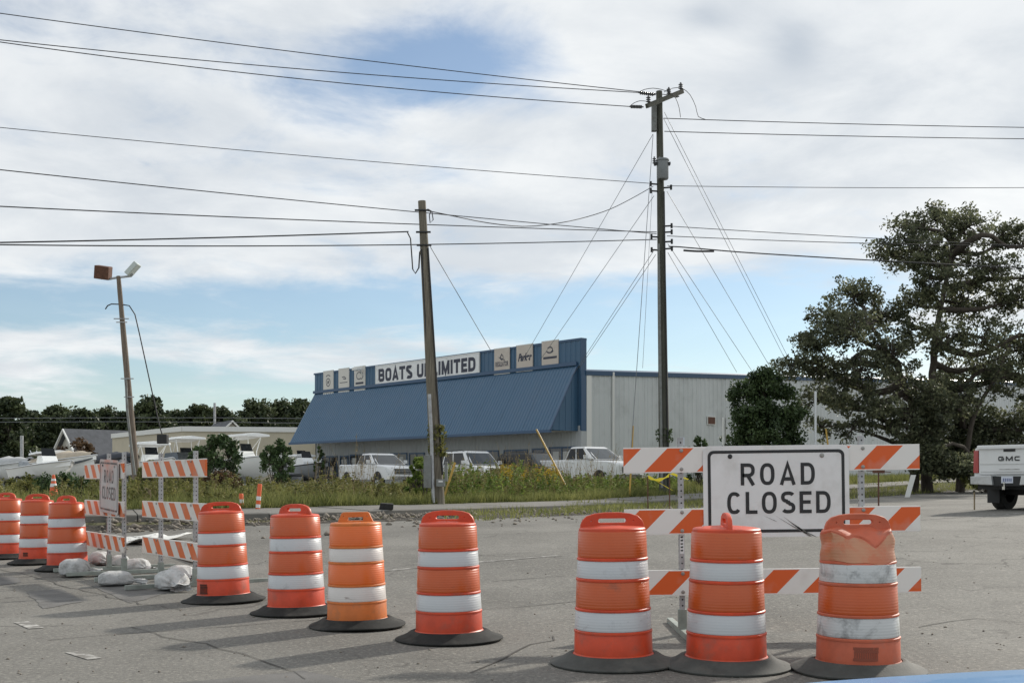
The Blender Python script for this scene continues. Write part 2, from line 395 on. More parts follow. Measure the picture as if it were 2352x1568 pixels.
def special_mats():
    # barricade stripes: orange and white at 45 degrees, local X along the board, Z up
    for nm, sg, fade in (('stripes', 1, 0), ('stripes_worn', -1, 1)):
        m = bpy.data.materials.new(nm); m.use_nodes = True; N = m.node_tree.nodes; L = m.node_tree.links; b = N['Principled BSDF']
        tc = N.new('ShaderNodeTexCoord'); sx = N.new('ShaderNodeSeparateXYZ'); L.new(tc.outputs['Object'], sx.inputs[0])
        def M(op, a, c=None, d=None):
            n = N.new('ShaderNodeMath'); n.operation = op
            for i, v in enumerate((a, c, d)):
                if v is None: continue
                if isinstance(v, (int, float)): n.inputs[i].default_value = v
                else: L.new(v, n.inputs[i])
            return n.outputs[0]
        ph = M('FRACT', M('DIVIDE', M('ADD', M('SUBTRACT', sx.outputs[0], M('MULTIPLY', sx.outputs[2], sg)), 50.253 + .12 * fade), .44))
        st = M('LESS_THAN', ph, .50)
        edge = M('LESS_THAN', M('ABSOLUTE', sx.outputs[2]), .098)
        st = M('MULTIPLY', st, edge)
        no = N.new('ShaderNodeTexNoise'); no.inputs['Scale'].default_value = 6; no.inputs['Detail'].default_value = 8; L.new(tc.outputs['Object'], no.inputs['Vector'])
        mr = N.new('ShaderNodeMapRange'); mr.inputs[1].default_value = .55; mr.inputs[2].default_value = .8; mr.inputs[4].default_value = .55 if fade else .3; L.new(no.outputs['Fac'], mr.inputs[0])
        mx_ = N.new('ShaderNodeMix'); mx_.data_type = 'RGBA'; L.new(st, mx_.inputs[0]); mx_.inputs[6].default_value = (.78, .77, .74, 1) if not fade else (.70, .67, .63, 1); mx_.inputs[7].default_value = (.70, .115, .020, 1) if not fade else (.66, .14, .03, 1)
        m2 = N.new('ShaderNodeMix'); m2.data_type = 'RGBA'; L.new(mr.outputs[0], m2.inputs[0]); L.new(mx_.outputs[2], m2.inputs[6]); m2.inputs[7].default_value = (.42, .30, .24, 1) if fade else (.5, .45, .42, 1)
        L.new(m2.outputs[2], b.inputs['Base Color']); b.inputs['Roughness'].default_value = .5; MATS[nm] = m
    # prismatic sheeting on the drums: fine horizontal beads
    for nm, base, dirt, dl in (('band_white', (.52, .535, .55), (.25, .24, .24), .66), ('band_orange', (.52, .085, .010), (.26, .07, .03), .66),
                               ('band_white_worn', (.52, .53, .53), (.12, .12, .12), .55), ('band_cream', (.64, .60, .57), (.22, .18, .15), .66),
                               ('band_bright', (.72, .135, .012), (.35, .12, .05), .66), ('band_faded', (.50, .15, .065), (.48, .24, .13), .45)):
        m = bpy.data.materials.new(nm); m.use_nodes = True; N = m.node_tree.nodes; L = m.node_tree.links; b = N['Principled BSDF']
        tc = N.new('ShaderNodeTexCoord'); oi = N.new('ShaderNodeObjectInfo'); ad = N.new('ShaderNodeVectorMath'); ad.operation = 'MULTIPLY_ADD'; ad.inputs[1].default_value = (1, 1, 1.0)
        k = N.new('ShaderNodeMath'); k.operation = 'MULTIPLY'; k.inputs[1].default_value = 41.0; L.new(oi.outputs['Random'], k.inputs[0])
        L.new(tc.outputs['Object'], ad.inputs[0]); L.new(k.outputs[0], ad.inputs[2])
        no = N.new('ShaderNodeTexNoise'); no.inputs['Scale'].default_value = 5; no.inputs['Detail'].default_value = 9; no.inputs['Roughness'].default_value = .68; no.inputs['Distortion'].default_value = .6; L.new(ad.outputs[0], no.inputs['Vector'])
        mr = N.new('ShaderNodeMapRange'); mr.inputs[1].default_value = dl - .05; mr.inputs[2].default_value = dl + .10; mr.inputs[4].default_value = .75; L.new(no.outputs['Fac'], mr.inputs[0])
        mp2 = N.new('ShaderNodeMapping'); mp2.inputs['Scale'].default_value = (9, 9, 30); mp2.inputs['Rotation'].default_value = (.5, .4, 0); L.new(ad.outputs[0], mp2.inputs['Vector'])
        n2 = N.new('ShaderNodeTexNoise'); n2.inputs['Scale'].default_value = .9; n2.inputs['Detail'].default_value = 6; L.new(mp2.outputs[0], n2.inputs['Vector'])
        mr2 = N.new('ShaderNodeMapRange'); mr2.inputs[1].default_value = .64; mr2.inputs[2].default_value = .72; mr2.inputs[4].default_value = .8; L.new(n2.outputs['Fac'], mr2.inputs[0])
        n3 = N.new('ShaderNodeTexNoise'); n3.inputs['Scale'].default_value = 3; n3.inputs['Detail'].default_value = 3; L.new(ad.outputs[0], n3.inputs['Vector'])
        mr3 = N.new('ShaderNodeMapRange'); mr3.inputs[1].default_value = .52; mr3.inputs[2].default_value = .62; L.new(n3.outputs['Fac'], mr3.inputs[0])
        mu = N.new('ShaderNodeMath'); mu.operation = 'MULTIPLY'; L.new(mr2.outputs[0], mu.inputs[0]); L.new(mr3.outputs[0], mu.inputs[1])
        mxx = N.new('ShaderNodeMath'); mxx.operation = 'MAXIMUM'; L.new(mu.outputs[0], mxx.inputs[0]); L.new(mr.outputs[0], mxx.inputs[1])
        mx_ = N.new('ShaderNodeMix'); mx_.data_type = 'RGBA'; L.new(mxx.outputs[0], mx_.inputs[0]); mx_.inputs[6].default_value = base + (1,); mx_.inputs[7].default_value = dirt + (1,)
        L.new(mx_.outputs[2], b.inputs['Base Color']); b.inputs['Roughness'].default_value = .34; b.inputs['Specular IOR Level'].default_value = .6
        wv = N.new('ShaderNodeTexWave'); wv.bands_direction = 'Z'; wv.inputs['Scale'].default_value = 16.0; L.new(tc.outputs['Object'], wv.inputs['Vector'])
        bp = N.new('ShaderNodeBump'); bp.inputs['Strength'].default_value = .22; bp.inputs['Distance'].default_value = .003; L.new(wv.outputs['Fac'], bp.inputs['Height']); L.new(bp.outputs[0], b.inputs['Normal'])
        MATS[nm] = m
    # asphalt: worn pale aggregate with stains, wheel tracks and speckle, world coordinates
    m = bpy.data.materials.new('asphalt'); m.use_nodes = True; N = m.node_tree.nodes; L = m.node_tree.links; b = N['Principled BSDF']
    tc = N.new('ShaderNodeTexCoord')
    def noi(scale, det=6, ro=.6, st=None, dis=0):
        n = N.new('ShaderNodeTexNoise'); n.inputs['Scale'].default_value = scale; n.inputs['Detail'].default_value = det; n.inputs['Roughness'].default_value = ro; n.inputs['Distortion'].default_value = dis
        src = tc.outputs['Object']
        if st:
            mp = N.new('ShaderNodeMapping'); mp.inputs['Rotation'].default_value = (0, 0, st[0]); mp.inputs['Scale'].default_value = (st[1], st[2], 1); L.new(src, mp.inputs['Vector']); src = mp.outputs[0]
        L.new(src, n.inputs['Vector']); return n.outputs['Fac']
    def mr_(v, a, c, d, e):
        n = N.new('ShaderNodeMapRange'); n.inputs[1].default_value = a; n.inputs[2].default_value = c; n.inputs[3].default_value = d; n.inputs[4].default_value = e; L.new(v, n.inputs[0]); return n.outputs[0]
    def mixc(f, a, c, bt='MIX'):
        n = N.new('ShaderNodeMix'); n.data_type = 'RGBA'; n.blend_type = bt
        if isinstance(f, float): n.inputs[0].default_value = f
        else: L.new(f, n.inputs[0])
        for i, v in ((6, a), (7, c)):
            if isinstance(v, tuple): n.inputs[i].default_value = v + (1,)
            else: L.new(v, n.inputs[i])
        return n.outputs[2]
    c = mixc(mr_(noi(.35, 5), .35, .65, 0, 1), (.128, .123, .111), (.208, .200, .181))
    c = mixc(mr_(noi(1.0, 7, .65, (math.radians(-55), 1, .12)), .5, .75, 0, .6), c, (.118, .112, .100))       # tracks along the main road
    c = mixc(mr_(noi(.55, 8, .7, None, 1.0), .56, .72, 0, .6), c, (.108, .102, .092))                                # old stains
    c = mixc(mr_(noi(24, 4, .8), .52, .66, 0, .75), c, (.36, .34, .295))                                             # pale stones
    c = mixc(mr_(noi(33, 4, .8), .52, .66, 0, .8), c, (.060, .056, .05))                                           # dark pits
    vo = N.new('ShaderNodeTexVoronoi'); vo.feature = 'DISTANCE_TO_EDGE'; vo.inputs['Scale'].default_value = .55
    nw = N.new('ShaderNodeTexNoise'); nw.inputs['Scale'].default_value = 1.6; nw.inputs['Detail'].default_value = 6; L.new(tc.outputs['Object'], nw.inputs['Vector'])
    vm = N.new('ShaderNodeVectorMath'); vm.operation = 'MULTIPLY_ADD'; vm.inputs[1].default_value = (1.1, 1.1, 0); L.new(nw.outputs['Color'], vm.inputs[0]); L.new(tc.outputs['Object'], vm.inputs[2]); L.new(vm.outputs[0], vo.inputs['Vector'])
    ck = N.new('ShaderNodeMath'); ck.operation = 'MULTIPLY'; L.new(mr_(vo.outputs['Distance'], .003, .014, .75, 0), ck.inputs[0]); L.new(mr_(noi(.23, 4), .50, .60, 0, 1), ck.inputs[1])
    c = mixc(ck.outputs[0], c, (.05, .047, .042))                                                                  # hairline cracking in places
    c = mixc(mr_(noi(4.5, 9, .75, None, .5), .58, .70, 0, .55), c, (.085, .081, .073))                               # small oil and rubber marks
    c = mixc(mr_(noi(2.2, 9, .7, (math.radians(20), .25, 1.6)), .60, .75, 0, .5), c, (.27, .255, .22))            # dusty scuffs
    L.new(c, b.inputs['Base Color']); b.inputs['Roughness'].default_value = .86; b.inputs['Specular IOR Level'].default_value = .3
    bp = N.new('ShaderNodeBump'); bp.inputs['Strength'].default_value = .55; bp.inputs['Distance'].default_value = .012; L.new(noi(60, 4, .7), bp.inputs['Height']); L.new(bp.outputs[0], b.inputs['Normal'])
    MATS['asphalt'] = m
    m = bpy.data.materials.new('earth'); m.use_nodes = True; N = m.node_tree.nodes; L = m.node_tree.links; b = N['Principled BSDF']; tc = N.new('ShaderNodeTexCoord')
    c = mixc(mr_(noi(.5, 6), .35, .65, 0, 1), (.095, .088, .050), (.150, .140, .075))
    c = mixc(mr_(noi(2.5, 7), .5, .7, 0, .8), c, (.07, .085, .03))
    L.new(c, b.inputs['Base Color']); b.inputs['Roughness'].default_value = .95
    bp = N.new('ShaderNodeBump'); bp.inputs['Strength'].default_value = .8; bp.inputs['Distance'].default_value = .06; L.new(noi(9, 6, .7), bp.inputs['Height']); L.new(bp.outputs[0], b.inputs['Normal'])
    MATS['earth'] = m
    m = bpy.data.materials.new('dirt'); m.use_nodes = True; N = m.node_tree.nodes; L = m.node_tree.links; b = N['Principled BSDF']; tc = N.new('ShaderNodeTexCoord')
    c = mixc(mr_(noi(1.5, 7, .7), .35, .65, 0, 1), (.026, .023, .018), (.066, .057, .044))
    c = mixc(mr_(noi(14, 5, .7), .5, .7, 0, .7), c, (.13, .115, .095))
    L.new(c, b.inputs['Base Color']); b.inputs['Roughness'].default_value = .97
    bp = N.new('ShaderNodeBump'); bp.inputs['Strength'].default_value = 1; bp.inputs['Distance'].default_value = .08; L.new(noi(12, 6, .7), bp.inputs['Height']); L.new(bp.outputs[0], b.inputs['Normal'])
    MATS['dirt'] = m
    m = bpy.data.materials.new('lot'); m.use_nodes = True; N = m.node_tree.nodes; L = m.node_tree.links; b = N['Principled BSDF']; tc = N.new('ShaderNodeTexCoord')
    c = mixc(mr_(noi(.4, 6), .35, .65, 0, 1), (.20, .19, .165), (.29, .275, .24)); L.new(c, b.inputs['Base Color']); b.inputs['Roughness'].default_value = .95; MATS['lot'] = m
special_mats()
m_ = MATS

# ------------------------------------------------------------------ terrain
UX, UY = math.sin(math.radians(35)), math.cos(math.radians(35))         # direction of the main road, away to the right
def s_of(X, Y): return X * UX + Y * UY
def road_z(X, Y):
    s = s_of(X, Y); n = -np.asarray(X) * UY + np.asarray(Y) * UX
    crown = .19 * np.exp(-((n - 4.5) / 4.5) ** 2) * np.clip((s - 17) / 9, 0, 1)          # the main road is higher along its middle
    return crown + np.interp(s, [-500, 8, 9.5, 11, 13.5, 16.5, 20, 25, 32, 44, 63, 120, 900], [0, 0, .015, .06, .19, .33, .385, .43, .52, .62, .86, 1.6, 1.7])
def kerb_top(s):
    return np.interp(s, [-40, 5, 12, 35, 120, 900], [.10, .45, .573, .573, 2.1, 2.2])
_k = np.array([(-70, -12), (-40, 7), (-24, 16.2), (-14.5, 21.5), (-9.2, 24.6), (-6.8, 25.6), (-4.77, 27.3), (-1.6, 31.2), (4.27, 39.9), (10, 48.1), (21.5, 64.5), (50, 105.2), (120, 205)], float)
def catmull(P_, step):
    out = []
    for i in range(len(P_) - 1):
        p0, p1, p2, p3 = P_[max(i-1, 0)], P_[i], P_[i+1], P_[min(i+2, len(P_)-1)]
        n = max(2, int(np.linalg.norm(p2 - p1) / step))
        for j in range(n):
            t = j / n
            m1, m2 = (p2 - p0) / 2, (p3 - p1) / 2
            L1, L2, L = np.linalg.norm(p1 - p0) + 1e-6, np.linalg.norm(p3 - p2) + 1e-6, np.linalg.norm(p2 - p1)
            m1 = m1 * min(1, 2 * L / (L + L1)); m2 = m2 * min(1, 2 * L / (L + L2))
            out.append((2*t**3-3*t**2+1) * p1 + (t**3-2*t**2+t) * m1 + (-2*t**3+3*t**2) * p2 + (t**3-t**2) * m2)
    return np.array(out + [P_[-1]])
KERB = catmull(_k, .8)
_t = np.gradient(KERB, axis=0); _t /= np.linalg.norm(_t, axis=1)[:, None]
KN = np.stack([-_t[:, 1], _t[:, 0]], 1)                                   # normals pointing away from the road
def kerb_dist(X, Y):
    """signed distance beyond the kerb line"""
    X = np.atleast_1d(np.asarray(X, float)); Y = np.atleast_1d(np.asarray(Y, float)); sh = X.shape; q = np.stack([X.ravel(), Y.ravel()], 1); out = np.empty(len(q))
    K = KERB[::2]; a = K[:-1]; d = K[1:] - a; ll = (d ** 2).sum(1)
    for i in range(0, len(q), 4000):
        p = q[i:i+4000]; r = p[:, None, :] - a[None]
        t = np.clip((r * d[None]).sum(2) / ll[None], 0, 1); e = r - t[..., None] * d[None]; dd = (e ** 2).sum(2); j = dd.argmin(1); ii = np.arange(len(p))
        cr_ = d[j, 0] * r[ii, j, 1] - d[j, 1] * r[ii, j, 0]
        out[i:i+4000] = np.sqrt(dd[ii, j]) * np.sign(cr_)
    return out.reshape(sh)
def verge_w(s): return np.interp(s, [12, 15, 18, 25, 44, 63, 120], [1.1, 1.15, 1.4, 3.9, 4.7, 5.0, 5.0])
def smooth01(x): x = np.clip(x, 0, 1); return x * x * (3 - 2 * x)
def verge_z(X, Y, d):
    s = s_of(np.asarray(X, float), np.asarray(Y, float)); zk = kerb_top(s) + .07
    return zk + (np.maximum(.93, zk + .05) - zk) * smooth01((d - 2.2) / 9)
def land_z(X, Y):
    """visible ground height anywhere"""
    d = kerb_dist(X, Y); s = s_of(np.asarray(X, float), np.asarray(Y, float)); r = road_z(np.asarray(X, float), np.asarray(Y, float)); k = kerb_top(s); w = verge_w(s)
    z = np.where(d >= 2, verge_z(X, Y, d), np.where(d >= 0, k + .035 * np.clip(d, 0, 2), np.where(d > -w, r + (k - .13 - r) * smooth01((d + w) / w) ** 1.3, r)))
    return z
def gz(X, Y): return float(land_z(np.array([X]), np.array([Y]))[0])
def on_road(px, py, z0=0.0):
    """point of the road surface seen at a pixel"""
    Y = 10.0
    for _ in range(40):
        X = (px - CX) / FPX * Y; z = float(road_z(np.array([X]), np.array([Y]))[0]) + z0; Y = .5 * Y + .5 * (CAM_H - z) * FPX / (py - HY)
    return (px - CX) / FPX * Y, Y
def at(px, Y):
    X = (px - CX) / FPX * Y; return Vector((X, Y, gz(X, Y)))

def sheet(name, xs, ys, zf, mat_, kind='structure'):
    X, Y = np.meshgrid(xs, ys); Z = zf(X, Y); nx, ny = len(xs), len(ys)
    idx = np.arange(nx * ny).reshape(ny, nx); F = np.stack([idx[:-1, :-1], idx[:-1, 1:], idx[1:, 1:], idx[1:, :-1]], -1).reshape(-1, 4)
    o = np_mesh(name, np.stack([X, Y, Z], -1).reshape(-1, 3), F, mat_, smooth=True); o['kind'] = kind; return o
def axis(lo, a, b, hi, step, g=1.35):
    mid = list(np.arange(a, b + 1e-6, step)); left = []; x, st = a, step
    while x > lo: st *= g; x -= st; left.append(max(x, lo))
    right = []; x, st = mid[-1], step
    while x < hi: st *= g; x += st; right.append(min(x, hi))
    return np.array(left[::-1] + mid + right)
def ground_f(X, Y):
    d = kerb_dist(X, Y); k = kerb_top(s_of(X, Y))
    z = np.where(d > 1.75, verge_z(X, Y, d), np.where(d > -.4, k - .16, road_z(X, Y) - .35))
    bumps = .03 * np.sin(X * 1.7 + np.sin(Y * 1.3) * 2) * np.cos(Y * 2.1 + X * .4) * (d > 2.6)
    return z + bumps
sheet('ground', axis(-1500, -26, 34, 1500, .5), axis(-60, 12, 72, 3000, .5), ground_f, m_['earth'])
def road_f(X, Y):
    d = kerb_dist(X, Y); w = verge_w(s_of(X, Y)); return road_z(X, Y) - .30 * smooth01((d + w - .25) / .5)
sheet('road', axis(-70, -16, 24, 160, .4), axis(-40, 5, 52, 190, .4), road_f, m_['asphalt'])
# the dug-out strip between road edge and kerb
def strip():
    ii = [i for i in range(len(KERB)) if -2 < s_of(*KERB[i]) < 118]; rows = []
    us = np.linspace(0, 1.12, 13)
    for i in ii:
        p, n = KERB[i], KN[i]; s = s_of(*p); w = float(verge_w(s)); r = []
        for u in us:
            q = p - n * (w * u - .03); rz = float(road_z(q[0:1], q[1:2])[0]); k = float(kerb_top(s)) - (.24 if s < 22 else max(.13, .24 - .02 * (s - 22)))
            z = rz + (k - rz) * float(smooth01(1 - u)) ** 1.3
            if u > 1: z = rz - .09 * (u - 1) / .12
            elif u > 0: z += random.uniform(-.035, .045) * min(1, (1 - u) * 4) + .012
            r.append((q[0], q[1], z))
        rows.append(r)
    V_ = np.array(rows); a, b_ = V_.shape[:2]; idx = np.arange(a * b_).reshape(a, b_)
    F = np.stack([idx[:-1, :-1], idx[1:, :-1], idx[1:, 1:], idx[:-1, 1:]], -1).reshape(-1, 4)
    o = np_mesh('dirt_strip', V_.reshape(-1, 3), F, m_['dirt'], smooth=True); o['kind'] = 'structure'
strip()
# concrete walk in slabs along the kerb line
walk = empty('sidewalk'); walk['kind'] = 'structure'
def slabs():
    L = np.concatenate([[0], np.cumsum(np.linalg.norm(np.diff(KERB, axis=0), axis=1))])
    def pt(l): return np.array([np.interp(l, L, KERB[:, 0]), np.interp(l, L, KERB[:, 1])]), np.array([np.interp(l, L, KN[:, 0]), np.interp(l, L, KN[:, 1])])
    l = 0.0
    while l < L[-1] - 3:
        p, _ = pt(l)
        if -1 < s_of(*p) < 112:
            mb = MB(); secs = []
            wob = random.uniform(-.012, .012)
            for f in (0, .33, .66, 1):
                p, n = pt(l + .012 + f * 2.976); k = float(kerb_top(s_of(*p))) + wob
                a = p; b_ = p + n * 2.0
                secs.append([(a[0], a[1], k - .5), (b_[0], b_[1], k - .4), (b_[0], b_[1], k + .07), (a[0] + n[0] * .03, a[1] + n[1] * .03, k), (a[0], a[1], k - .025)])
            mb.loft(secs); mb.build('slab', m_['concrete'], walk, smooth=30)
        l += 3.0
slabs()
def lot():
    def f(X, Y):
        d = kerb_dist(X, Y); return verge_z(X, Y, d) + .05 - .35 * smooth01((13.5 - d) / 1.5)
    sheet('parking_lot', axis(-70, -26, 12, 12, .8, 1.3), axis(30, 38, 70, 130, .8, 1.3), f, m_['lot'])
lot()

# ------------------------------------------------------------------ marks on the road
def ribbon(name, pts, w, mat_, dz=.0048, jag=0.0):
    pts = [np.array(p, float) for p in pts]; q = []
    for a, b_ in zip(pts[:-1], pts[1:]):
        n = max(1, int(np.linalg.norm(b_ - a) / .25)); q += [a + (b_ - a) * j / n for j in range(n)]
    q.append(pts[-1]); q = np.array(q)
    if jag: q[1:-1] += np.array([[random.gauss(0, jag), random.gauss(0, jag)] for _ in range(len(q) - 2)])
    t = np.gradient(q, axis=0); t /= np.linalg.norm(t, axis=1)[:, None] + 1e-9; n = np.stack([-t[:, 1], t[:, 0]], 1)
    ww = np.array([w * (1 if not jag else random.uniform(.35, 1.3)) for _ in q])[:, None] / 2
    A, B = q + n * ww, q - n * ww
    V_ = np.concatenate([np.column_stack([A, road_z(A[:, 0], A[:, 1]) + dz]), np.column_stack([B, road_z(B[:, 0], B[:, 1]) + dz])]); k = len(q); i = np.arange(k - 1)
    o = np_mesh(name, V_, np.stack([i, i + 1, k + i + 1, k + i], 1), mat_); o['kind'] = 'structure'; return o
R_ = on_road
ribbon('lane_line', [R_(830, 1316), R_(1000, 1299), R_(1290, 1275)], .11, m_['road_paint'])
ribbon('lane_line', [R_(2060, 1198), R_(2160, 1190), R_(2352, 1178), R_(2700, 1160)], .11, m_['road_paint'])
ribbon('lane_line', [R_(48, 1428), R_(84, 1443)], .13, m_['road_paint'])
ribbon('lane_line', [R_(166, 1497), R_(218, 1513)], .11, m_['road_paint'])
def patch(px):
    q = [R_(*p) for p in px]; c = np.mean(q, 0); mb = []
    k = 10; V_ = []; 
    for i in range(k + 1):
        for j in range(k + 1):
            u, v = i / k, j / k
            p = (1-u)*(1-v)*np.array(q[0]) + u*(1-v)*np.array(q[1]) + u*v*np.array(q[2]) + (1-u)*v*np.array(q[3])
            p = p + np.array([random.uniform(-.02, .02), random.uniform(-.02, .02)]) * (1 if i in (0, k) or j in (0, k) else 0)
            V_.append((p[0], p[1], float(road_z(p[0:1], p[1:2])[0]) + .004))
    idx = np.arange((k+1)**2).reshape(k+1, k+1); F = np.stack([idx[:-1, :-1], idx[1:, :-1], idx[1:, 1:], idx[:-1, 1:]], -1).reshape(-1, 4)
    o = np_mesh('asphalt_patch', np.array(V_), F, m_['patch']); o['kind'] = 'structure'
patch([(60, 1358), (140, 1352), (195, 1380), (100, 1398)])
patch([(-60, 1330), (30, 1322), (52, 1336), (-40, 1350)])
patch([(210, 1345), (330, 1335), (400, 1356), (300, 1385)])
patch([(-20, 1610), (700, 1540), (1000, 1600), (0, 1700)])
for pts in ([(140, 1345), (220, 1362), (300, 1382), (420, 1400)], [(110, 1470), (300, 1455), (520, 1438), (900, 1410), (1180, 1395)], [(-30, 1300), (60, 1318), (140, 1345)],
            [(1180, 1395), (1260, 1388), (1330, 1380)], [(300, 1440), (420, 1470), (560, 1500), (700, 1560)], [(1080, 1545), (1180, 1500), (1270, 1460)],
            [(1020, 1276), (1120, 1274), (1230, 1268)], [(1130, 1335), (1300, 1322)], [(2110, 1440), (2230, 1420), (2352, 1430)], [(1740, 1480), (1800, 1476), (1880, 1474)]):
    ribbon('pavement_crack', [R_(*p) for p in pts], .017, m_['crack'], .0058, .028)

# stones and crumbs
def stones(name, xy, size, mat_, zf):
    n = len(xy); ico = np.array([(1,0,0),(-1,0,0),(0,1,0),(0,-1,0),(0,0,1),(0,0,-1)], float)
    F0 = np.array([(0,2,4),(2,1,4),(1,3,4),(3,0,4),(2,0,5),(1,2,5),(3,1,5),(0,3,5)])
    s = size[:, None, None] * rng.uniform(.5, 1.2, (n, 1, 3)) * rng.uniform(.7, 1.25, (n, 6, 1)); a = rng.uniform(0, 6.28, n)
    Vv = ico[None] * s; c, sn = np.cos(a)[:, None], np.sin(a)[:, None]
    x = Vv[..., 0] * c - Vv[..., 1] * sn; y = Vv[..., 0] * sn + Vv[..., 1] * c
    Vv = np.stack([x + xy[:, :1], y + xy[:, 1:], Vv[..., 2] * .7 + (zf(xy[:, 0], xy[:, 1]) + size * .25)[:, None]], -1)
    F = (F0[None] + (np.arange(n) * 6)[:, None, None]).reshape(-1, 3)
    return np_mesh(name, Vv.reshape(-1, 3), F, mat_)
def strip_pts(n, s0, s1, d0, d1, pw=1.0):
    S = np.array([s_of(*k) for k in KERB]); l = rng.uniform(s0, s1, n); i = np.clip(np.searchsorted(S, l), 1, len(S) - 1); f = ((l - S[i-1]) / (S[i] - S[i-1]))[:, None]
    p = KERB[i-1] * (1 - f) + KERB[i] * f; nn = KN[i-1] * (1 - f) + KN[i] * f; d = d0 + (d1 - d0) * rng.uniform(0, 1, n) ** pw
    return p + nn * d[:, None]
q = np.concatenate([strip_pts(900, 10, 24, -1.5, 0), strip_pts(900, 20, 40, -3.4, -.1), strip_pts(250, 12, 40, -6, -1)])
o = stones('gravel', q, rng.uniform(.015, .07, len(q)) * rng.choice([1, 1, 1, 1.8], len(q)), m_['stone'], land_z); tag(o, 'loose stones and rubble in the dirt strip below the sidewalk', 'gravel', kind='stuff')
q = []
while len(q) < 420:
    px, py = random.uniform(-100, 2500), random.uniform(1200, 1700); q.append(R_(px, py))
q = np.array(q); o = stones('grit', q, rng.uniform(.006, .016, len(q)), m_['stone'], lambda x, y: road_z(x, y)); tag(o, 'small stones and grit scattered over the road', 'grit', kind='stuff')
# ------------------------------------------------------------------ traffic drums
def ring_band(r0, z0, r1, z1, n=48, bulge=.0):
    mb = MB(); mb.lathe([(r0, z0), (r0 + .0035, z0 + .002), (r1 + .0035, z1 - .002), (r1, z1)], n); return mb
ZB = [.053, .242, .398, .607, .751, .955]; RB = [.277, .268, .259, .250, .242, .234]
def dent(v):
    """crumpled top of the damaged drum"""
    x, y, z = v
    if z > .70:
        k = min(1, (z - .70) / .25); front = max(0, -y) / .24
        w = max(0, 1 - ((x - .02) / .23) ** 2); fold = max(0, 1 - abs(x - .075) / .10) + .45 * max(0, 1 - abs(x + .13) / .06)          # sharp folds across the front
        z -= k * front * (.055 + .075 * fold) * w ** .6 - k * front * .02
        y += k ** 1.5 * front * (.055 + .10 * (1 - fold)) * w ** .5
        z += k * .010 * math.sin(x * 31 + y * 9) * math.cos(y * 15); x += k * .010 * math.sin(z * 45 + y * 12)
    return (x, y, z)
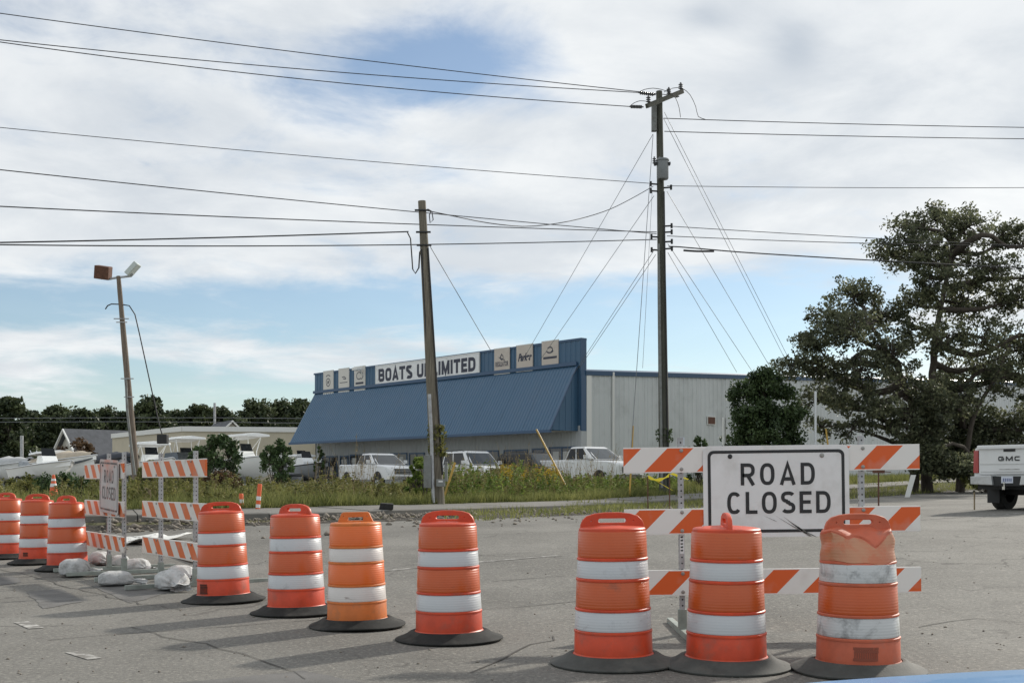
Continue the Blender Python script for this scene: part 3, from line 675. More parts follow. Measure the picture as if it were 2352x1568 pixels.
def drum_parts(root, M_body, M_or, M_wh, M_base, style='arch', dented=False, M_top=None):
    mb = MB(); prof = [(.262, .012), (.292, .02), (.297, .05), (.290, .072), (.278, .085)]
    prof += [(.274, .235), (.271, .240)]
    for i in range(1, 5):                                   # a lip below each band step
        r = RB[i]; z = ZB[i]
        prof += [(r + .010, z - .010), (r + .010, z + .002), (r + .001, z + .010)]
        prof += [(RB[i+1] + .003, ZB[i+1] - .013)]
    if style == 'arch': prof += [(.236, .950), (.236, .958), (.230, .966), (.215, .971), (.16, .978), (.08, .984), (.0, .985)]
    else: prof += [(.236, .945), (.238, .958), (.230, .972), (.2, .976), (.1, .978), (.0, .978)]
    if dented:
        pr2 = []
        for (a, b_) in zip(prof[:-1], prof[1:]):
            k = 5 if b_[1] > .7 else 1
            pr2 += [(a[0] + (b_[0] - a[0]) * j / k, a[1] + (b_[1] - a[1]) * j / k) for j in range(k)]
        prof = pr2 + [prof[-1]]
    mb.lathe(prof, 64)
    if dented: mb.v = [dent(v) for v in mb.v]
    mb.build('body', M_body, root, smooth=35)
    for i, (nm, mm) in enumerate((('reflective_band', M_wh), ('reflective_band', M_or), ('reflective_band', M_wh), ('reflective_band', M_top or M_or))):
        a, b_ = ZB[i+1] + .010, ZB[i+2] - .012; mb = MB()
        if dented and i == 3:
            k = 8; mb.lathe([(RB[i+1] + .006 + (RB[i+2] - RB[i+1]) * j / k, a + (b_ - a) * j / k) for j in range(k + 1)], 64); mb.v = [dent(v) for v in mb.v]
        else: mb.lathe([(RB[i+1] + .0015, a), (RB[i+1] + .005, a + .003), (RB[i+2] + .007, b_ - .003), (RB[i+2] + .0035, b_)], 64)
        mb.build(nm, mm, root, smooth=50)
    if style == 'arch':
        out = [(-.222, .955)] + [(-.222 + .02 * (1 - math.cos(t)), .955 + .045 * math.sin(t)) for t in np.linspace(0, 1.2, 4)]
        out = [(-.224, .945), (-.221, .985), (-.208, 1.016), (-.180, 1.043), (-.125, 1.060), (-.05, 1.068), (.05, 1.068), (.125, 1.060), (.180, 1.043), (.208, 1.016), (.221, .985), (.224, .945)]
        slot = [(-.085 + .021 * math.cos(a), 1.016 + .021 * math.sin(a)) for a in np.linspace(math.pi * 1.5, math.pi * .5, 7)] + [(.085 + .021 * math.cos(a), 1.016 + .021 * math.sin(a)) for a in np.linspace(math.pi * .5, -math.pi * .5, 7)]
        hole = lambda x, z: [(x + .0095 * math.cos(a), z + .0095 * math.sin(a)) for a in np.linspace(0, 2 * math.pi, 9)[:-1]]
        flat_shape('handle', out, [slot, hole(-.150, 1.012), hole(.150, 1.012)], .010, M_body, root, bevel=.006)
    else:
        out = [(-.165, .965), (-.125, 1.055), (-.11, 1.064), (.11, 1.064), (.125, 1.055), (.165, .965)]
        slot = [(-.075, .985), (-.075, 1.028), (.075, 1.028), (.075, .985)]
        hole = lambda x, z: [(x + .010 * math.cos(a), z + .010 * math.sin(a)) for a in np.linspace(0, 2 * math.pi, 9)[:-1]]
        flat_shape('handle', out, [slot, hole(-.108, 1.03), hole(.108, 1.03)], .014, M_body, root, bevel=.006)
    mb = MB(); mb.lathe([(.25, .004), (.435, .0), (.448, .006), (.450, .016), (.440, .022), (.40, .034), (.36, .052), (.325, .076), (.305, .082), (.29, .078), (.28, .05)], 64)
    if dented or style != 'arch': mb.v = [(x, y, z + .006 * math.sin(3 * math.atan2(y, x)) * (1 if math.hypot(x, y) > .33 else 0) + .006) for x, y, z in mb.v]
    mb.build('rubber_base', M_base, root, smooth=40)
GB = 'orange and white traffic drums closing the side road'
def drum(proto, px, yb, rz, label, tilt=(0, 0), sc_=1.0, pre=None):
    X, Y = R_(px, yb, .055); Y += .28; X = (px - CX) / FPX * Y
    if pre is not None: o = pre
    else: o = copy_tree(proto)
    o.location = (X, Y, gz(X, Y) + .003); o.rotation_euler = (math.radians(tilt[0]), math.radians(tilt[1]), rz); o.scale = (sc_,) * 3
    tag(o, label, 'traffic drum', GB); return o
d0 = empty('traffic_drum'); drum_parts(d0, m_['orange_plastic'], m_['band_orange'], m_['band_white'], m_['rubber'])
R2 = math.radians
dA = drum(d0, 1409, 1520, R2(3), 'orange and white traffic drum with wide handle, left of the three before the big sign', (0, -.6), pre=d0)
dB = drum(d0, 1668, 1527, R2(86), 'orange and white drum with its handle edge-on, in front of the ROAD CLOSED sign', (0, -.5))
dD = drum(d0, 1032, 1463, R2(-12), 'orange and white drum standing alone in the middle of the road', (0, -.8), .985)
dF = drum(d0, 681, 1402, R2(-38), 'orange and white drum with turned handle, partly behind the yellowish drum', (0, -1.2))
dG = drum(d0, 514, 1374, R2(-6), 'orange and white drum with black stencil marks beside the sandbags', (0, -1.8))
dH = drum(d0, 155, 1303, R2(-35), 'rightmost of the three far drums, by the leftmost sandbag', (0, -1.4))
dI = drum(d0, 88, 1288, R2(-18), 'middle one of the three far drums at the left edge', (0, -1.0))
dJ = drum(d0, 16, 1276, R2(-30), 'far drum cut off by the left edge of the picture', (0, -.6))
dE = empty('traffic_drum'); drum_parts(dE, m_['yellow_orange_plastic'], m_['band_bright'], m_['band_cream'], m_['rubber'], 'flat')
drum(dE, 821, 1433, R2(4), 'yellowish orange drum with flat top and trapezoid handle', (0, -1.0), .955, pre=dE)
dC = empty('traffic_drum'); drum_parts(dC, m_['faded_orange_plastic'], m_['band_orange'], m_['band_white_worn'], m_['grey_rubber'], 'arch', True, m_['band_faded'])
drum(dC, 1971, 1538, R2(3), 'faded drum with crumpled dented top, right of the three before the big sign', (0, -.3), 1.0, pre=dC)
for ch in dB.children:
    if ch.name.startswith('rubber_base'): ch.data = ch.data.copy(); ch.data.materials[0] = m_['grey_rubber']
for ch in dA.children:
    if ch.name.startswith('rubber_base'): ch.data = ch.data.copy(); ch.data.materials[0] = m_['grey_rubber']
# stencil block on two drums: dark worn upright strokes, not readable in the photograph
def stencil(root, a0, n, zc, h, mat_, r=.281):
    mb = MB()
    for i in range(n):
        a = a0 + i * .052; w = .018
        for z0, z1, ww in ((zc - h / 2, zc + h / 2, .016), (zc - h / 2, zc - h / 2 + .018, .040), (zc + h * .1, zc + h * .1 + .016, .034), (zc + h / 2 - .016, zc + h / 2, .038)):
            if ww > .02 and random.random() < .35: continue
            k = r + (-.038) * (z0 - .08) / .9 + .0015; k1 = r + (-.038) * (z1 - .08) / .9 + .0015
            mb.quad((k*math.sin(a-ww), -k*math.cos(a-ww), z0), (k*math.sin(a+ww), -k*math.cos(a+ww), z0), (k1*math.sin(a+ww), -k1*math.cos(a+ww), z1), (k1*math.sin(a-ww), -k1*math.cos(a-ww), z1))
    mb.build('stencil_mark', mat_, root, fix=False)
mat('stencil', (.10, .025, .015), .8)
stencil(dG, -.78 + R2(6), 8, .150, .105, m_['stencil'])
mat('smear', (.27, .075, .045), .8); stencil(dC, -.42, 11, .155, .09, MATS['smear'], .2815)
stencil(dI, -.45 + R2(18), 6, .150, .06, MATS['stencil'])

# ------------------------------------------------------------------ type III barricades
def channel(mb, a, b_, w, mi=0):
    """square steel tube between two points"""
    mb.tube([a, b_], w * .7071, 4, mi)
def barricade(name, label, A, B, zg, tops, ph, posts, foot_len, M_st, lean=0.0, foot_sway=(0, 0), holes=True, extra=.12, mat_post='galv'):
    """A, B: ground points (XY) under the board ends; tops: board top heights; posts: fractions along"""
    A = Vector((A[0], A[1], 0)); B = Vector((B[0], B[1], 0)); d = B - A; L = d.length; ang = math.atan2(d.y, d.x); mid = (A + B) / 2
    root = empty(name, (mid.x, mid.y, zg), 0, label, 'barricade'); root.rotation_euler = (0, -lean, ang)
    for i, t in enumerate(tops):
        mb = MB(); mb.box((-L / 2, -.0125, -ph / 2), (L / 2, .0125, ph / 2)); mb.v = [(x - .20 * (i % 2), y, z) for x, y, z in mb.v]; o = mb.build('plank', M_st, root, bevel=.003); o.location = (.20 * (i % 2), -.045, t - ph / 2)
    top = max(tops) + extra
    for k, f in enumerate(posts):
        x = -L / 2 + f * L; mb = MB(); mb.box((x - .022, -.026, .04), (x + .022, .026, top)); p = mb.build('post', m_[mat_post], root, bevel=.003)
        if holes:
            hb = MB(); z = .10
            while z < top - .03:
                for sg in (-1, 1):
                    hb.add([(x + .008 * math.cos(a), sg * .0266, z + .008 * math.sin(a)) for a in np.linspace(0, 2 * math.pi, 7)[:-1]], [(0, 1, 2, 3, 4, 5)])
                    hb.add([(x + sg * .0226, .008 * math.cos(a), z + .008 * math.sin(a)) for a in np.linspace(0, 2 * math.pi, 7)[:-1]], [(0, 1, 2, 3, 4, 5)])
                z += .0508
            ho = hb.build('punched_holes', m_['hole'], p, fix=False); ho['kind'] = 'stuff'
        mb = MB(); mb.box((x - .026, -foot_len / 2 + foot_sway[0], .004), (x + .026, foot_len / 2 + foot_sway[0], .056)); mb.build('foot', m_['foot_steel'], root, bevel=.004)
        mb = MB(); mb.box((x - .034, -.034, .05), (x + .034, .034, .22)); mb.build('sleeve', m_['foot_steel'], root, bevel=.003)
        for i, t in enumerate(tops):
            for dz_ in (.03, ph - .03):
                bb = MB(); bb.lathe([(.016, 0), (.016, .004), (.009, .006), (.009, .011), (0, .011)], 10, M=Matrix.Translation((x, -.0578, t - dz_)) @ Matrix.Rotation(math.pi / 2, 4, 'X')); bb.build('bolt', m_['bolt'], root, smooth=40)
    return root, L
# the big one, seen square on
YS = 9.56
A = P(1436, 0, YS); B = P(2112, 0, YS)
bar, LB = barricade('barricade', 'orange and white striped barricade carrying the large ROAD CLOSED sign', (A.x, A.y), (B.x, B.y), .01, (1.585, 1.068, .555), .215, (.195, .808), 1.55, m_['stripes'], lean=R2(.75), extra=.08)
# sign board in front of the two upper boards
SW, SH = 1.222, .765
sx = P(1783, 0, YS).x - (A.x + B.x) / 2; szc = 1.588 - SH / 2
def rrect(w, h, r, n=6, cx=0, cz=0):
    out = []
    for (sx_, sz_, a0) in ((1, 1, 0), (-1, 1, 90), (-1, -1, 180), (1, -1, 270)):
        for i in range(n + 1):
            a = math.radians(a0 + 90 * i / n); out.append((cx + sx_ * (w / 2 - r) + r * math.cos(a), cz + sz_ * (h / 2 - r) + r * math.sin(a)))
    return out
def road_closed_sign(parent, M, M_face, M_ink, scratch=True):
    s = flat_shape('sign_panel', rrect(SW, SH, .055), [], .002, M_face, parent, bevel=.001, M=M)
    bo = flat_shape('border', rrect(SW - .075, SH - .075, .05), [rrect(SW - .125, SH - .125, .032)], .0004, M_ink, s, M=M @ Matrix.Translation((0, -.0045, 0)))
    wd = {'*': .70, 'L': .58, 'E': .60, 'A': .80, 'O': .74, 'R': .72, 'D': .72}
    lettering('lettering', 'ROAD', -.296, .322, .052, .236, .160, wd, .30, M_ink, s, M @ Matrix.Translation((0, -.005, 0)), e=2.5)
    lettering('lettering', 'CLOSED', -.412, .452, -.187, -.003, .160, wd, .235, M_ink, s, M @ Matrix.Translation((0, -.005, 0)), e=2.5)
    for x in (-.385, .385):
        b = MB(); b.lathe([(.020, 0), (.020, .003), (.011, .005), (.011, .012), (0, .012)], 12, M=M @ Matrix.Translation((x, -.003, .295)) @ Matrix.Rotation(math.pi / 2, 4, 'X')); b.build('bolt', m_['bolt'] if x > 0 else m_['black_paint'], s, smooth=40)
    return s
sgn = road_closed_sign(bar, Matrix.Translation((sx, -.068, szc)), m_['white_sheet'], m_['black_paint'])
mb = MB()
for (a, b_, w) in (((-.02, -.20), (.14, -.30), .006), ((.05, -.21), (.20, -.325), .012), ((.10, -.25), (.235, -.345), .02), ((-.12, -.20), (-.02, -.245), .004), ((.12, -.285), (.27, -.372), .016), ((.16, -.30), (.31, -.378), .008)):
    d = Vector((b_[0] - a[0], b_[1] - a[1])).normalized(); n = Vector((-d.y, d.x)) * w / 2
    mb.quad((a[0], -.0065, a[1]), (b_[0] - n.x, -.0065, b_[1] - n.y), (b_[0] + d.x * .03, -.0065, b_[1] + d.y * .03), (b_[0] + n.x, -.0065, b_[1] + n.y), M=Matrix.Translation((sx, -.068, szc)))
mat('scrape', (.30, .29, .27), .6, dirt=(.08, .08, .08), dscale=40, dlo=.42, dhi=.6); mb.build('scrape_mark', MATS['scrape'], sgn, fix=False)
mb = MB(); xq = -LB / 2 + .195 * LB; mb.box((xq - .017, -.0295, .69), (xq + .017, -.0275, .985)); st = mb.build('sticker', m_['white_sheet'], bar)
mb = MB()
for i in range(9):
    z = .71 + i * .028; mb.quad((xq - .011, -.0302, z), (xq + .009, -.0302, z), (xq + .009, -.0302, z + random.uniform(.008, .018)), (xq - .011, -.0302, z + .012))
mb.build('print', m_['black_paint'], st, fix=False)

# the two at the left, seen almost end on
A = P(336, 0, 15.5); B = P(482, 0, 13.5)
b1, L1 = barricade('barricade', 'worn striped barricade with punched steel posts, nearer of the two at left', (A.x, A.y), (B.x, B.y), gz(-4.3, 14.5), (1.64 - .08, 1.105 - .08, .60 - .06), .222, (.255, .80), 1.95, m_['stripes_worn'], holes=True, foot_sway=(.12, 0), extra=.10)
A = P(203, 0, 17.3); B = P(292, 0, 15.4)
b2, L2 = barricade('barricade', 'worn striped barricade holding a narrow bent ROAD CLOSED sign, behind the sandbags', (A.x, A.y), (B.x, B.y), gz(-5.8, 16.3), (1.57 - .04, 1.035 - .04, .56 - .04), .222, (.56, .93), 1.7, m_['stripes_worn'], holes=True, foot_sway=(.1, 0), extra=.14)
mat('faded_sign', (.50, .47, .46), .6, var=.1, dirt=(.62, .30, .24), dscale=1.6, dlo=.5, dhi=.62)
mat('faded_ink', (.10, .09, .09), .6, dirt=(.42, .22, .19), dscale=7, dlo=.5, dhi=.62)
road_closed_sign(b2, Matrix.Translation((.48, -.085, 1.20)) @ Matrix.Rotation(R2(2), 4, 'Y') @ Matrix.Diagonal((.86, 1, .98, 1)), MATS['faded_sign'], MATS['faded_ink'])

# ------------------------------------------------------------------ sandbags, fallen boards
def sandbag(px, py, L, W_, H, rz, label, seed=0):
    rd = np.random.default_rng(seed); nu, nv = 44, 36; V_ = []; ph = rd.uniform(0, 6.28, 8)
    for i in range(nu + 1):
        t = i / nu; x = -L / 2 + L * t; nk = .74                       # the neck is gathered at nk and flares beyond it
        if t < nk: u = t / nk; r = (max(0, 1 - abs(2 * u - .92) ** 3.2 / 1.25)) ** .55; r = max(r, .10 if t == 0 else .22)
        else: u = (t - nk) / (1 - nk); r = .20 + .42 * u ** .8
        flat = 1 if t < nk else 1 - .45 * (t - nk) / (1 - nk); gath = math.exp(-((t - nk) / .10) ** 2)
        for j in range(nv):
            a = 2 * math.pi * j / nv; c, s_ = math.cos(a), math.sin(a)
            pl = gath * .22 * math.sin(9 * a + ph[0]) + (.13 * math.sin(7 * a + ph[1]) if t > nk else 0)        # gathers run along the neck
            wr = .045 * math.sin(5 * a + 9 * t + ph[2]) * math.sin(11 * t + ph[3]) + .03 * abs(math.sin(8 * t + 2.2 * math.sin(2 * a + ph[4]) + ph[5])) + .02 * math.sin(14 * a + 17 * t + ph[6])
            rr = r * (1 + pl) + wr * min(1, r * 1.6)
            y = rr * W_ / 2 * math.copysign(abs(c) ** .75, c); z = rr * H / 2 * flat * math.copysign(abs(s_) ** .85, s_)
            if s_ < 0: z *= .5
            V_.append((x + .02 * math.sin(3 * a + ph[7]) * (1 if t > .9 else 0), y + .05 * L * math.sin(t * 3.5 + ph[0]), z + (.10 * H if t > nk else 0) * 0))
    V_ = np.array(V_); zmin = V_[:, 2].min(); V_[:, 2] -= zmin; nkx = -L / 2 + L * .74
    V_[:, 2] -= np.clip((V_[:, 0] - nkx + .08) / (L * .3), 0, 1) * (-zmin) * .55; V_[:, 2] = np.maximum(V_[:, 2], 0.0)
    idx = np.arange((nu + 1) * nv).reshape(nu + 1, nv); F = np.stack([idx[:-1], np.roll(idx[:-1], -1, 1), np.roll(idx[1:], -1, 1), idx[1:]], -1).reshape(-1, 4)
    cap = np.array([(idx[0, 0], idx[0, k + 2], idx[0, k + 1], idx[0, k + 1]) for k in range(0)]).reshape(-1, 4).astype(int)
    X, Y = R_(px, py); V_ *= .86
    o = np_mesh('sandbag', V_, F[:, ::-1], m_['bag'], smooth=True); o.location = (X, Y, gz(X, Y) + .004); o.rotation_euler = (0, 0, rz)
    tag(o, label, 'sandbag', 'sandbags weighing down the barricade feet'); return o
sandbag(186, 1323, .62, .40, .36, R2(10), 'plump grey sandbag next to the dark drum base, leftmost of all', seed=1)
sandbag(238, 1297, .50, .38, .30, R2(-20), 'grey sandbag lying under the narrow bent sign', seed=2)
sandbag(284, 1302, .46, .32, .26, R2(15), 'pale sandbag behind the near post of the bent-sign barricade', seed=3)
sandbag(322, 1312, .52, .34, .27, R2(-25), 'dirty sandbag with crumpled neck between the two left barricades', seed=4)
sandbag(282, 1344, .66, .36, .27, R2(18), 'white sandbag with upturned tied neck, on the foot bar in front', seed=5)
sandbag(402, 1356, .62, .44, .36, R2(-62), 'large white sandbag folded over a foot bar, nearest of all', seed=6)
sandbag(424, 1331, .52, .34, .28, R2(-40), 'wrinkled sandbag just left of the drum with stencil marks', seed=7)
def fallen_sheet():
    X, Y = R_(338, 1243); mb = MB(); n = 8
    V_ = []
    for i in range(n + 1):
        for j in range(n + 1):
            u, v = i / n - .5, j / n - .5; V_.append((u * 1.0, v * 1.4, .02 + .045 * (math.sin(u * 9 + 1) * math.cos(v * 6) + 1) + .05 * max(0, u)))
    idx = np.arange((n+1)**2).reshape(n+1, n+1); F = np.stack([idx[:-1, :-1], idx[1:, :-1], idx[1:, 1:], idx[:-1, 1:]], -1).reshape(-1, 4)
    mat('sheet_white', (.66, .66, .63), .6, dirt=(.15, .15, .14), dscale=7, dlo=.55, dhi=.62)
    o = np_mesh('fallen_sign', np.array(V_), F, MATS['sheet_white'], smooth=True); o.location = (X, Y, gz(X, Y)); o.rotation_euler = (R2(2), 0, R2(-20))
    sm = o.modifiers.new('thick', 'SOLIDIFY'); sm.thickness = .006
    tag(o, 'crumpled white sign sheet lying flat on the road behind the sandbags', 'sign')
fallen_sheet()
Xa, Ya = R_(425, 1282); Xb, Yb = R_(470, 1296); mb = MB(); zz = gz((Xa+Xb)/2, (Ya+Yb)/2)
dd = Vector((Xb - Xa, Yb - Ya, 0)); mb.box((-1.0, -.10, 0), (1.0, .10, .03)); o = mb.build('loose_board', m_['white_trim'], None, bevel=.004); o.location = (Xa, Ya, zz + .012); o.rotation_euler = (0, 0, math.atan2(dd.y, dd.x)); tag(o, 'white board lying on the road behind the drum with stencil marks', 'board')

# the car the photograph was taken from: only the edge of its hood shows
def own_car():
    root = empty('car', (.87, .94, 0), R2(17), 'light blue car hood edge in the lower right corner', 'car')
    # local x to the car's right, y forward; the hood slopes down to the front
    mb = MB(); nx, ny = 16, 12; V_ = []
    for j in range(ny + 1):
        for i in range(nx + 1):
            u = -0.78 + 1.56 * i / nx; v = -.55 + 1.62 * j / ny; e = abs(u) / .78
            z = 1.03 - .055 * e ** 3 - .05 * max(0, v / 1.07) ** 2 - .11 * max(0, (v - .75) / .32) ** 3
            V_.append((u * (1 - .06 * max(0, v - .6)), v - .10 * e ** 2.5 * max(0, v), z))
    mb.v = V_; idx = lambda i, j: j * (nx + 1) + i
    mb.f = [(idx(i, j), idx(i + 1, j), idx(i + 1, j + 1), idx(i, j + 1)) for j in range(ny) for i in range(nx)]; mb.m = [0] * len(mb.f)
    o = mb.build('hood', m_['car_blue'], root, smooth=50); so_ = o.modifiers.new('t', 'SOLIDIFY'); so_.thickness = .02; so_.offset = -1
    b = MB(); b.loft([[(-.90, y, .30), (.90, y, .30), (.90, y, z), (.80, y, z + .05), (-.80, y, z + .05), (-.90, y, z)] for y, z in ((-.55, .86), (.4, .85), (.85, .80), (.98, .66))]); b.build('front_body', m_['car_blue'], root, smooth=40)
    b = MB(); b.loft([[(-.86, y, .22), (.86, y, .22), (.86, y, .52), (-.86, y, .52)] for y in (.9, 1.06)]); b.build('bumper', m_['black_trim'], root, bevel=.02)
    for s_ in (-1, 1):
        b = MB(); b.lathe([(.18, -.1), (.31, -.11), (.33, -.08), (.33, .08), (.31, .11), (.18, .1)], 24, M=Matrix.Translation((s_ * .80, .25, .333)) @ Matrix.Rotation(math.pi / 2, 4, 'Y')); w = b.build('wheel', m_['tyre'], root, smooth=40)
        b = MB(); b.lathe([(.0, .04), (.19, .06), (.19, .0)], 16, M=Matrix.Translation((s_ * .83, .25, .333)) @ Matrix.Rotation(s_ * math.pi / 2, 4, 'Y')); b.build('rim', m_['chrome'], w, smooth=40)
        b = MB(); b.loft([[(s_ * .55, .97, .62), (s_ * .86, .90, .64), (s_ * .86, .90, .76), (s_ * .55, .97, .74)], [(s_ * .55, 1.0, .63), (s_ * .86, .93, .65), (s_ * .86, .93, .75), (s_ * .55, 1.0, .73)]]); b.build('headlight', m_['headlight'], root)
own_car()
# ------------------------------------------------------------------ the boat showroom
CR = Vector(((1335 - CX) / FPX * 66.0, 66.0)); CLf = Vector(((723 - CX) / FPX * 87.6, 87.6))
fd = (CR - CLf); FL = fd.length; BA = math.atan2(fd.y, fd.x); ZB0 = .90
bld = empty('showroom_building', (CR.x, CR.y, 0), BA, 'blue and white metal showroom with slanted blue awning and parapet', 'building')
def fx(px):
    """local x on the facade plane for a photo column"""
    r = (px - CX) / FPX; a, b_ = math.cos(BA), math.sin(BA)
    return (r * CR.y - CR.x) / (a - r * b_)
def fpt(px, py, y=0.0):
    """local x and height on the facade plane"""
    x = fx(px); Yw = CR.y + x * math.sin(BA) + y * math.cos(BA); return x, CAM_H + (HY - py) / FPX * Yw
def corrugated(L, H, pitch, depth, flat=.5):
    """ribbed sheet in XZ, from x=0..L, z=0..H, ribs standing out to -y"""
    xs = []; n = int(round(L / pitch)); pt = L / n
    for i in range(n): xs += [(i * pt, 0), (i * pt + pt * flat, 0), (i * pt + pt * (flat + .12), -depth), (i * pt + pt * (1 - .12), -depth)]
    xs.append((L, 0)); mb = MB(); k = len(xs)
    vs = [(x, y, 0) for x, y in xs] + [(x, y, H) for x, y in xs]; mb.add(vs, [(i, i + 1, k + i + 1, k + i) for i in range(k - 1)]); return mb
ZP, ZA0, ZA1, AO = 9.60, 8.17, 4.28, 2.25       # parapet top, awning top and bottom, awning projection
# lower facade wall in grey panels
npan = 9
for i in range(npan):
    x0 = -FL + .35 + (FL - .45) * i / npan; w = (FL - .45) / npan - .012
    mb = corrugated(w, 4.6 - ZB0 + .25, .30, .025); mb.v = [(x + x0, y + .02, z + ZB0 - .25) for x, y, z in mb.v]; mb.build('wall_panel', m_['grey_siding'], bld, fix=False)
# parapet panels
npan = 10
for i in range(npan):
    x0 = -FL + FL * i / npan; w = FL / npan - .012
    mb = corrugated(w, ZP - ZA0 + .1, .42, .04); mb.v = [(x + x0, y, z + ZA0 - .1) for x, y, z in mb.v]; mb.build('parapet_panel', m_['blue_metal'], bld, fix=False)
mb = MB(); mb.box((-FL - .06, -.07, ZP - .02), (.06, .40, ZP + .10)); mb.build('parapet_cap', m_['blue_trim'], bld)
mb = MB(); mb.box((-FL - .03, .02, ZA0), (.0, .36, ZP - .02)); mb.build('parapet_back', m_['blue_metal'], bld)
mb = MB(); mb.box((.003, -.05, ZA1), (.06, .38, ZP - .02)); mb.build('corner_trim', m_['blue_trim'], bld)
# awning: ribbed sheets on the slope
sl_len = math.hypot(ZA0 - ZA1, AO); ang = math.atan2(ZA0 - ZA1, AO); npan = 12; x_r = -.30
for i in range(npan):
    x0 = -FL + .05 + (FL - .05 + x_r) * i / npan; w = (FL - .05 + x_r) / npan - .01
    mb = corrugated(w, sl_len, .26, .03, .62)
    Mx = Matrix.Translation((x0, -AO, ZA1)) @ Matrix.Rotation(-(math.pi / 2 - ang), 4, 'X'); mb.v = [tuple(Mx @ Vector(v)) for v in mb.v]; mb.build('awning_panel', m_['blue_metal'], bld, fix=False)
mb = MB(); mb.box((-FL - .02, -.16, ZA0 - .05), (x_r + .04, -.042, ZA0 + .16)); mb.build('awning_flashing', m_['blue_trim'], bld)
mb = MB(); mb.box((-FL - .02, -AO - .06, ZA1 - .14), (x_r + .04, -AO + .10, ZA1 + .02)); mb.build('awning_gutter', m_['blue_trim'], bld)
mb = MB(); mb.quad((-FL + .1, -AO + .06, ZA1 - .05), (x_r, -AO + .06, ZA1 - .05), (x_r, .0, ZA1 + .02), (-FL + .1, .0, ZA1 + .02)); mb.build('soffit', m_['white_trim'], bld, fix=False)
for xe, nm in ((x_r, 'awning_end'), (-FL + .06, 'awning_end')):
    mb = MB(); n = 9                                            # vertical ribs on the triangular ends
    for i in range(n):
        y0 = -AO * (1 - i / n); y1 = -AO * (1 - (i + 1) / n); z0 = ZA1 + (ZA0 - ZA1) * i / n; z1 = ZA1 + (ZA0 - ZA1) * (i + 1) / n; o_ = .02 if i % 2 else 0.0
        mb.quad((xe + o_, y0, ZA1), (xe + o_, y1, ZA1), (xe + o_, y1, z1), (xe + o_, y0, z0)); mb.quad((xe, y1, ZA1), (xe + .02, y1, ZA1), (xe + .02, y1, z1), (xe, y1, z1))
    mb.build(nm, m_['blue_metal'], bld, fix=False)
mb = MB(); mb.tube([(x_r + .02, -AO, ZA1), (x_r + .02, 0, ZA0)], .06, 4); mb.build('awning_edge_trim', m_['blue_trim'], bld)
mb = MB(); mb.box((-FL + .02, .045, ZA1 - .1), (-.002, .34, ZA0 + .02)); mb.build('upper_wall', m_['blue_metal'], bld)
# side wall: white ribbed sheets, eave rising towards the back
SWL = 62.0; e0, e1 = 7.86, 10.75; npan = 24
for i in range(npan):
    y0 = .38 + SWL * i / npan; w = SWL / npan - .012; h0 = e0 + (e1 - e0) * i / npan; h1 = e0 + (e1 - e0) * (i + 1) / npan
    mb = corrugated(w, 1.0, .42, .035, .55)
    mb.v = [(-y, x + y0, ZB0 - .3 + z * (h0 + (h1 - h0) * (x / w) - ZB0 + .3)) for x, y, z in mb.v]; mb.build('side_panel', m_['white_metal'], bld, fix=False)
mb = MB(); mb.loft([[(-.2, y, z - .32), (.10, y, z - .32), (.12, y, z - .06), (.02, y, z + .03), (-.2, y, z + .03)] for y, z in ((.3, e0), (.38 + SWL, e1))]); mb.build('eave_gutter', m_['blue_trim'], bld)
mb = MB(); mb.add([(.0, .38, e0), (0, SWL, e1), (-FL, SWL, e1 - .4), (-FL, .38, e0 - .1)], [(0, 1, 2, 3)]); mb.build('roof', m_['white_metal'], bld, fix=False)
mb = MB(); mb.box((.04, 2.55, ZB0 - .2), (.16, 2.67, e0)); mb.build('downspout', m_['white_trim'], bld)
mb = MB(); mb.box((.02, .39, ZB0 - .2), (.07, .80, e0 - .2)); mb.build('corner_flashing', m_['white_trim'], bld)
mb = MB(); mb.add([(-FL, .05, ZB0 - .3), (-FL, SWL, ZB0 - .3), (-FL, SWL, e1 - .4), (-FL, .05, e0 - .1)], [(0, 1, 2, 3)]); mb.add([(0, SWL, ZB0 - .3), (-FL, SWL, ZB0 - .3), (-FL, SWL, e1), (0, SWL, e1)], [(0, 1, 2, 3)]); mb.build('rear_wall', m_['white_metal'], bld, fix=False)
def sidept(px, py):
    """side wall local y, height for a photo pixel"""
    r = (px - CX) / FPX; a, b_ = -math.sin(BA), math.cos(BA); t = (r * CR.y - CR.x) / (a - r * b_); return t, CAM_H + (HY - py) / FPX * (CR.y + t * b_)
t0_, z0_ = sidept(1624, 973); t1_, z1_ = sidept(1640, 958)
mb = MB(); mb.box((.042, t0_, z0_), (.10, t1_, z1_)); v = mb.build('vent', m_['rust_lamp'], bld)
mb = MB(); mb.box((.045, t0_ - .06, z0_ - .06), (.085, t1_ + .06, z1_ + .06)); mb.build('vent_frame', m_['white_trim'], v)
t0_, z0_ = sidept(1560, 1020); t1_, _ = sidept(1571, 1000); mb = MB(); mb.box((.042, t0_, z0_ - .1), (.06, t1_, z0_ + .45)); mb.build('notice', m_['plate'], bld)
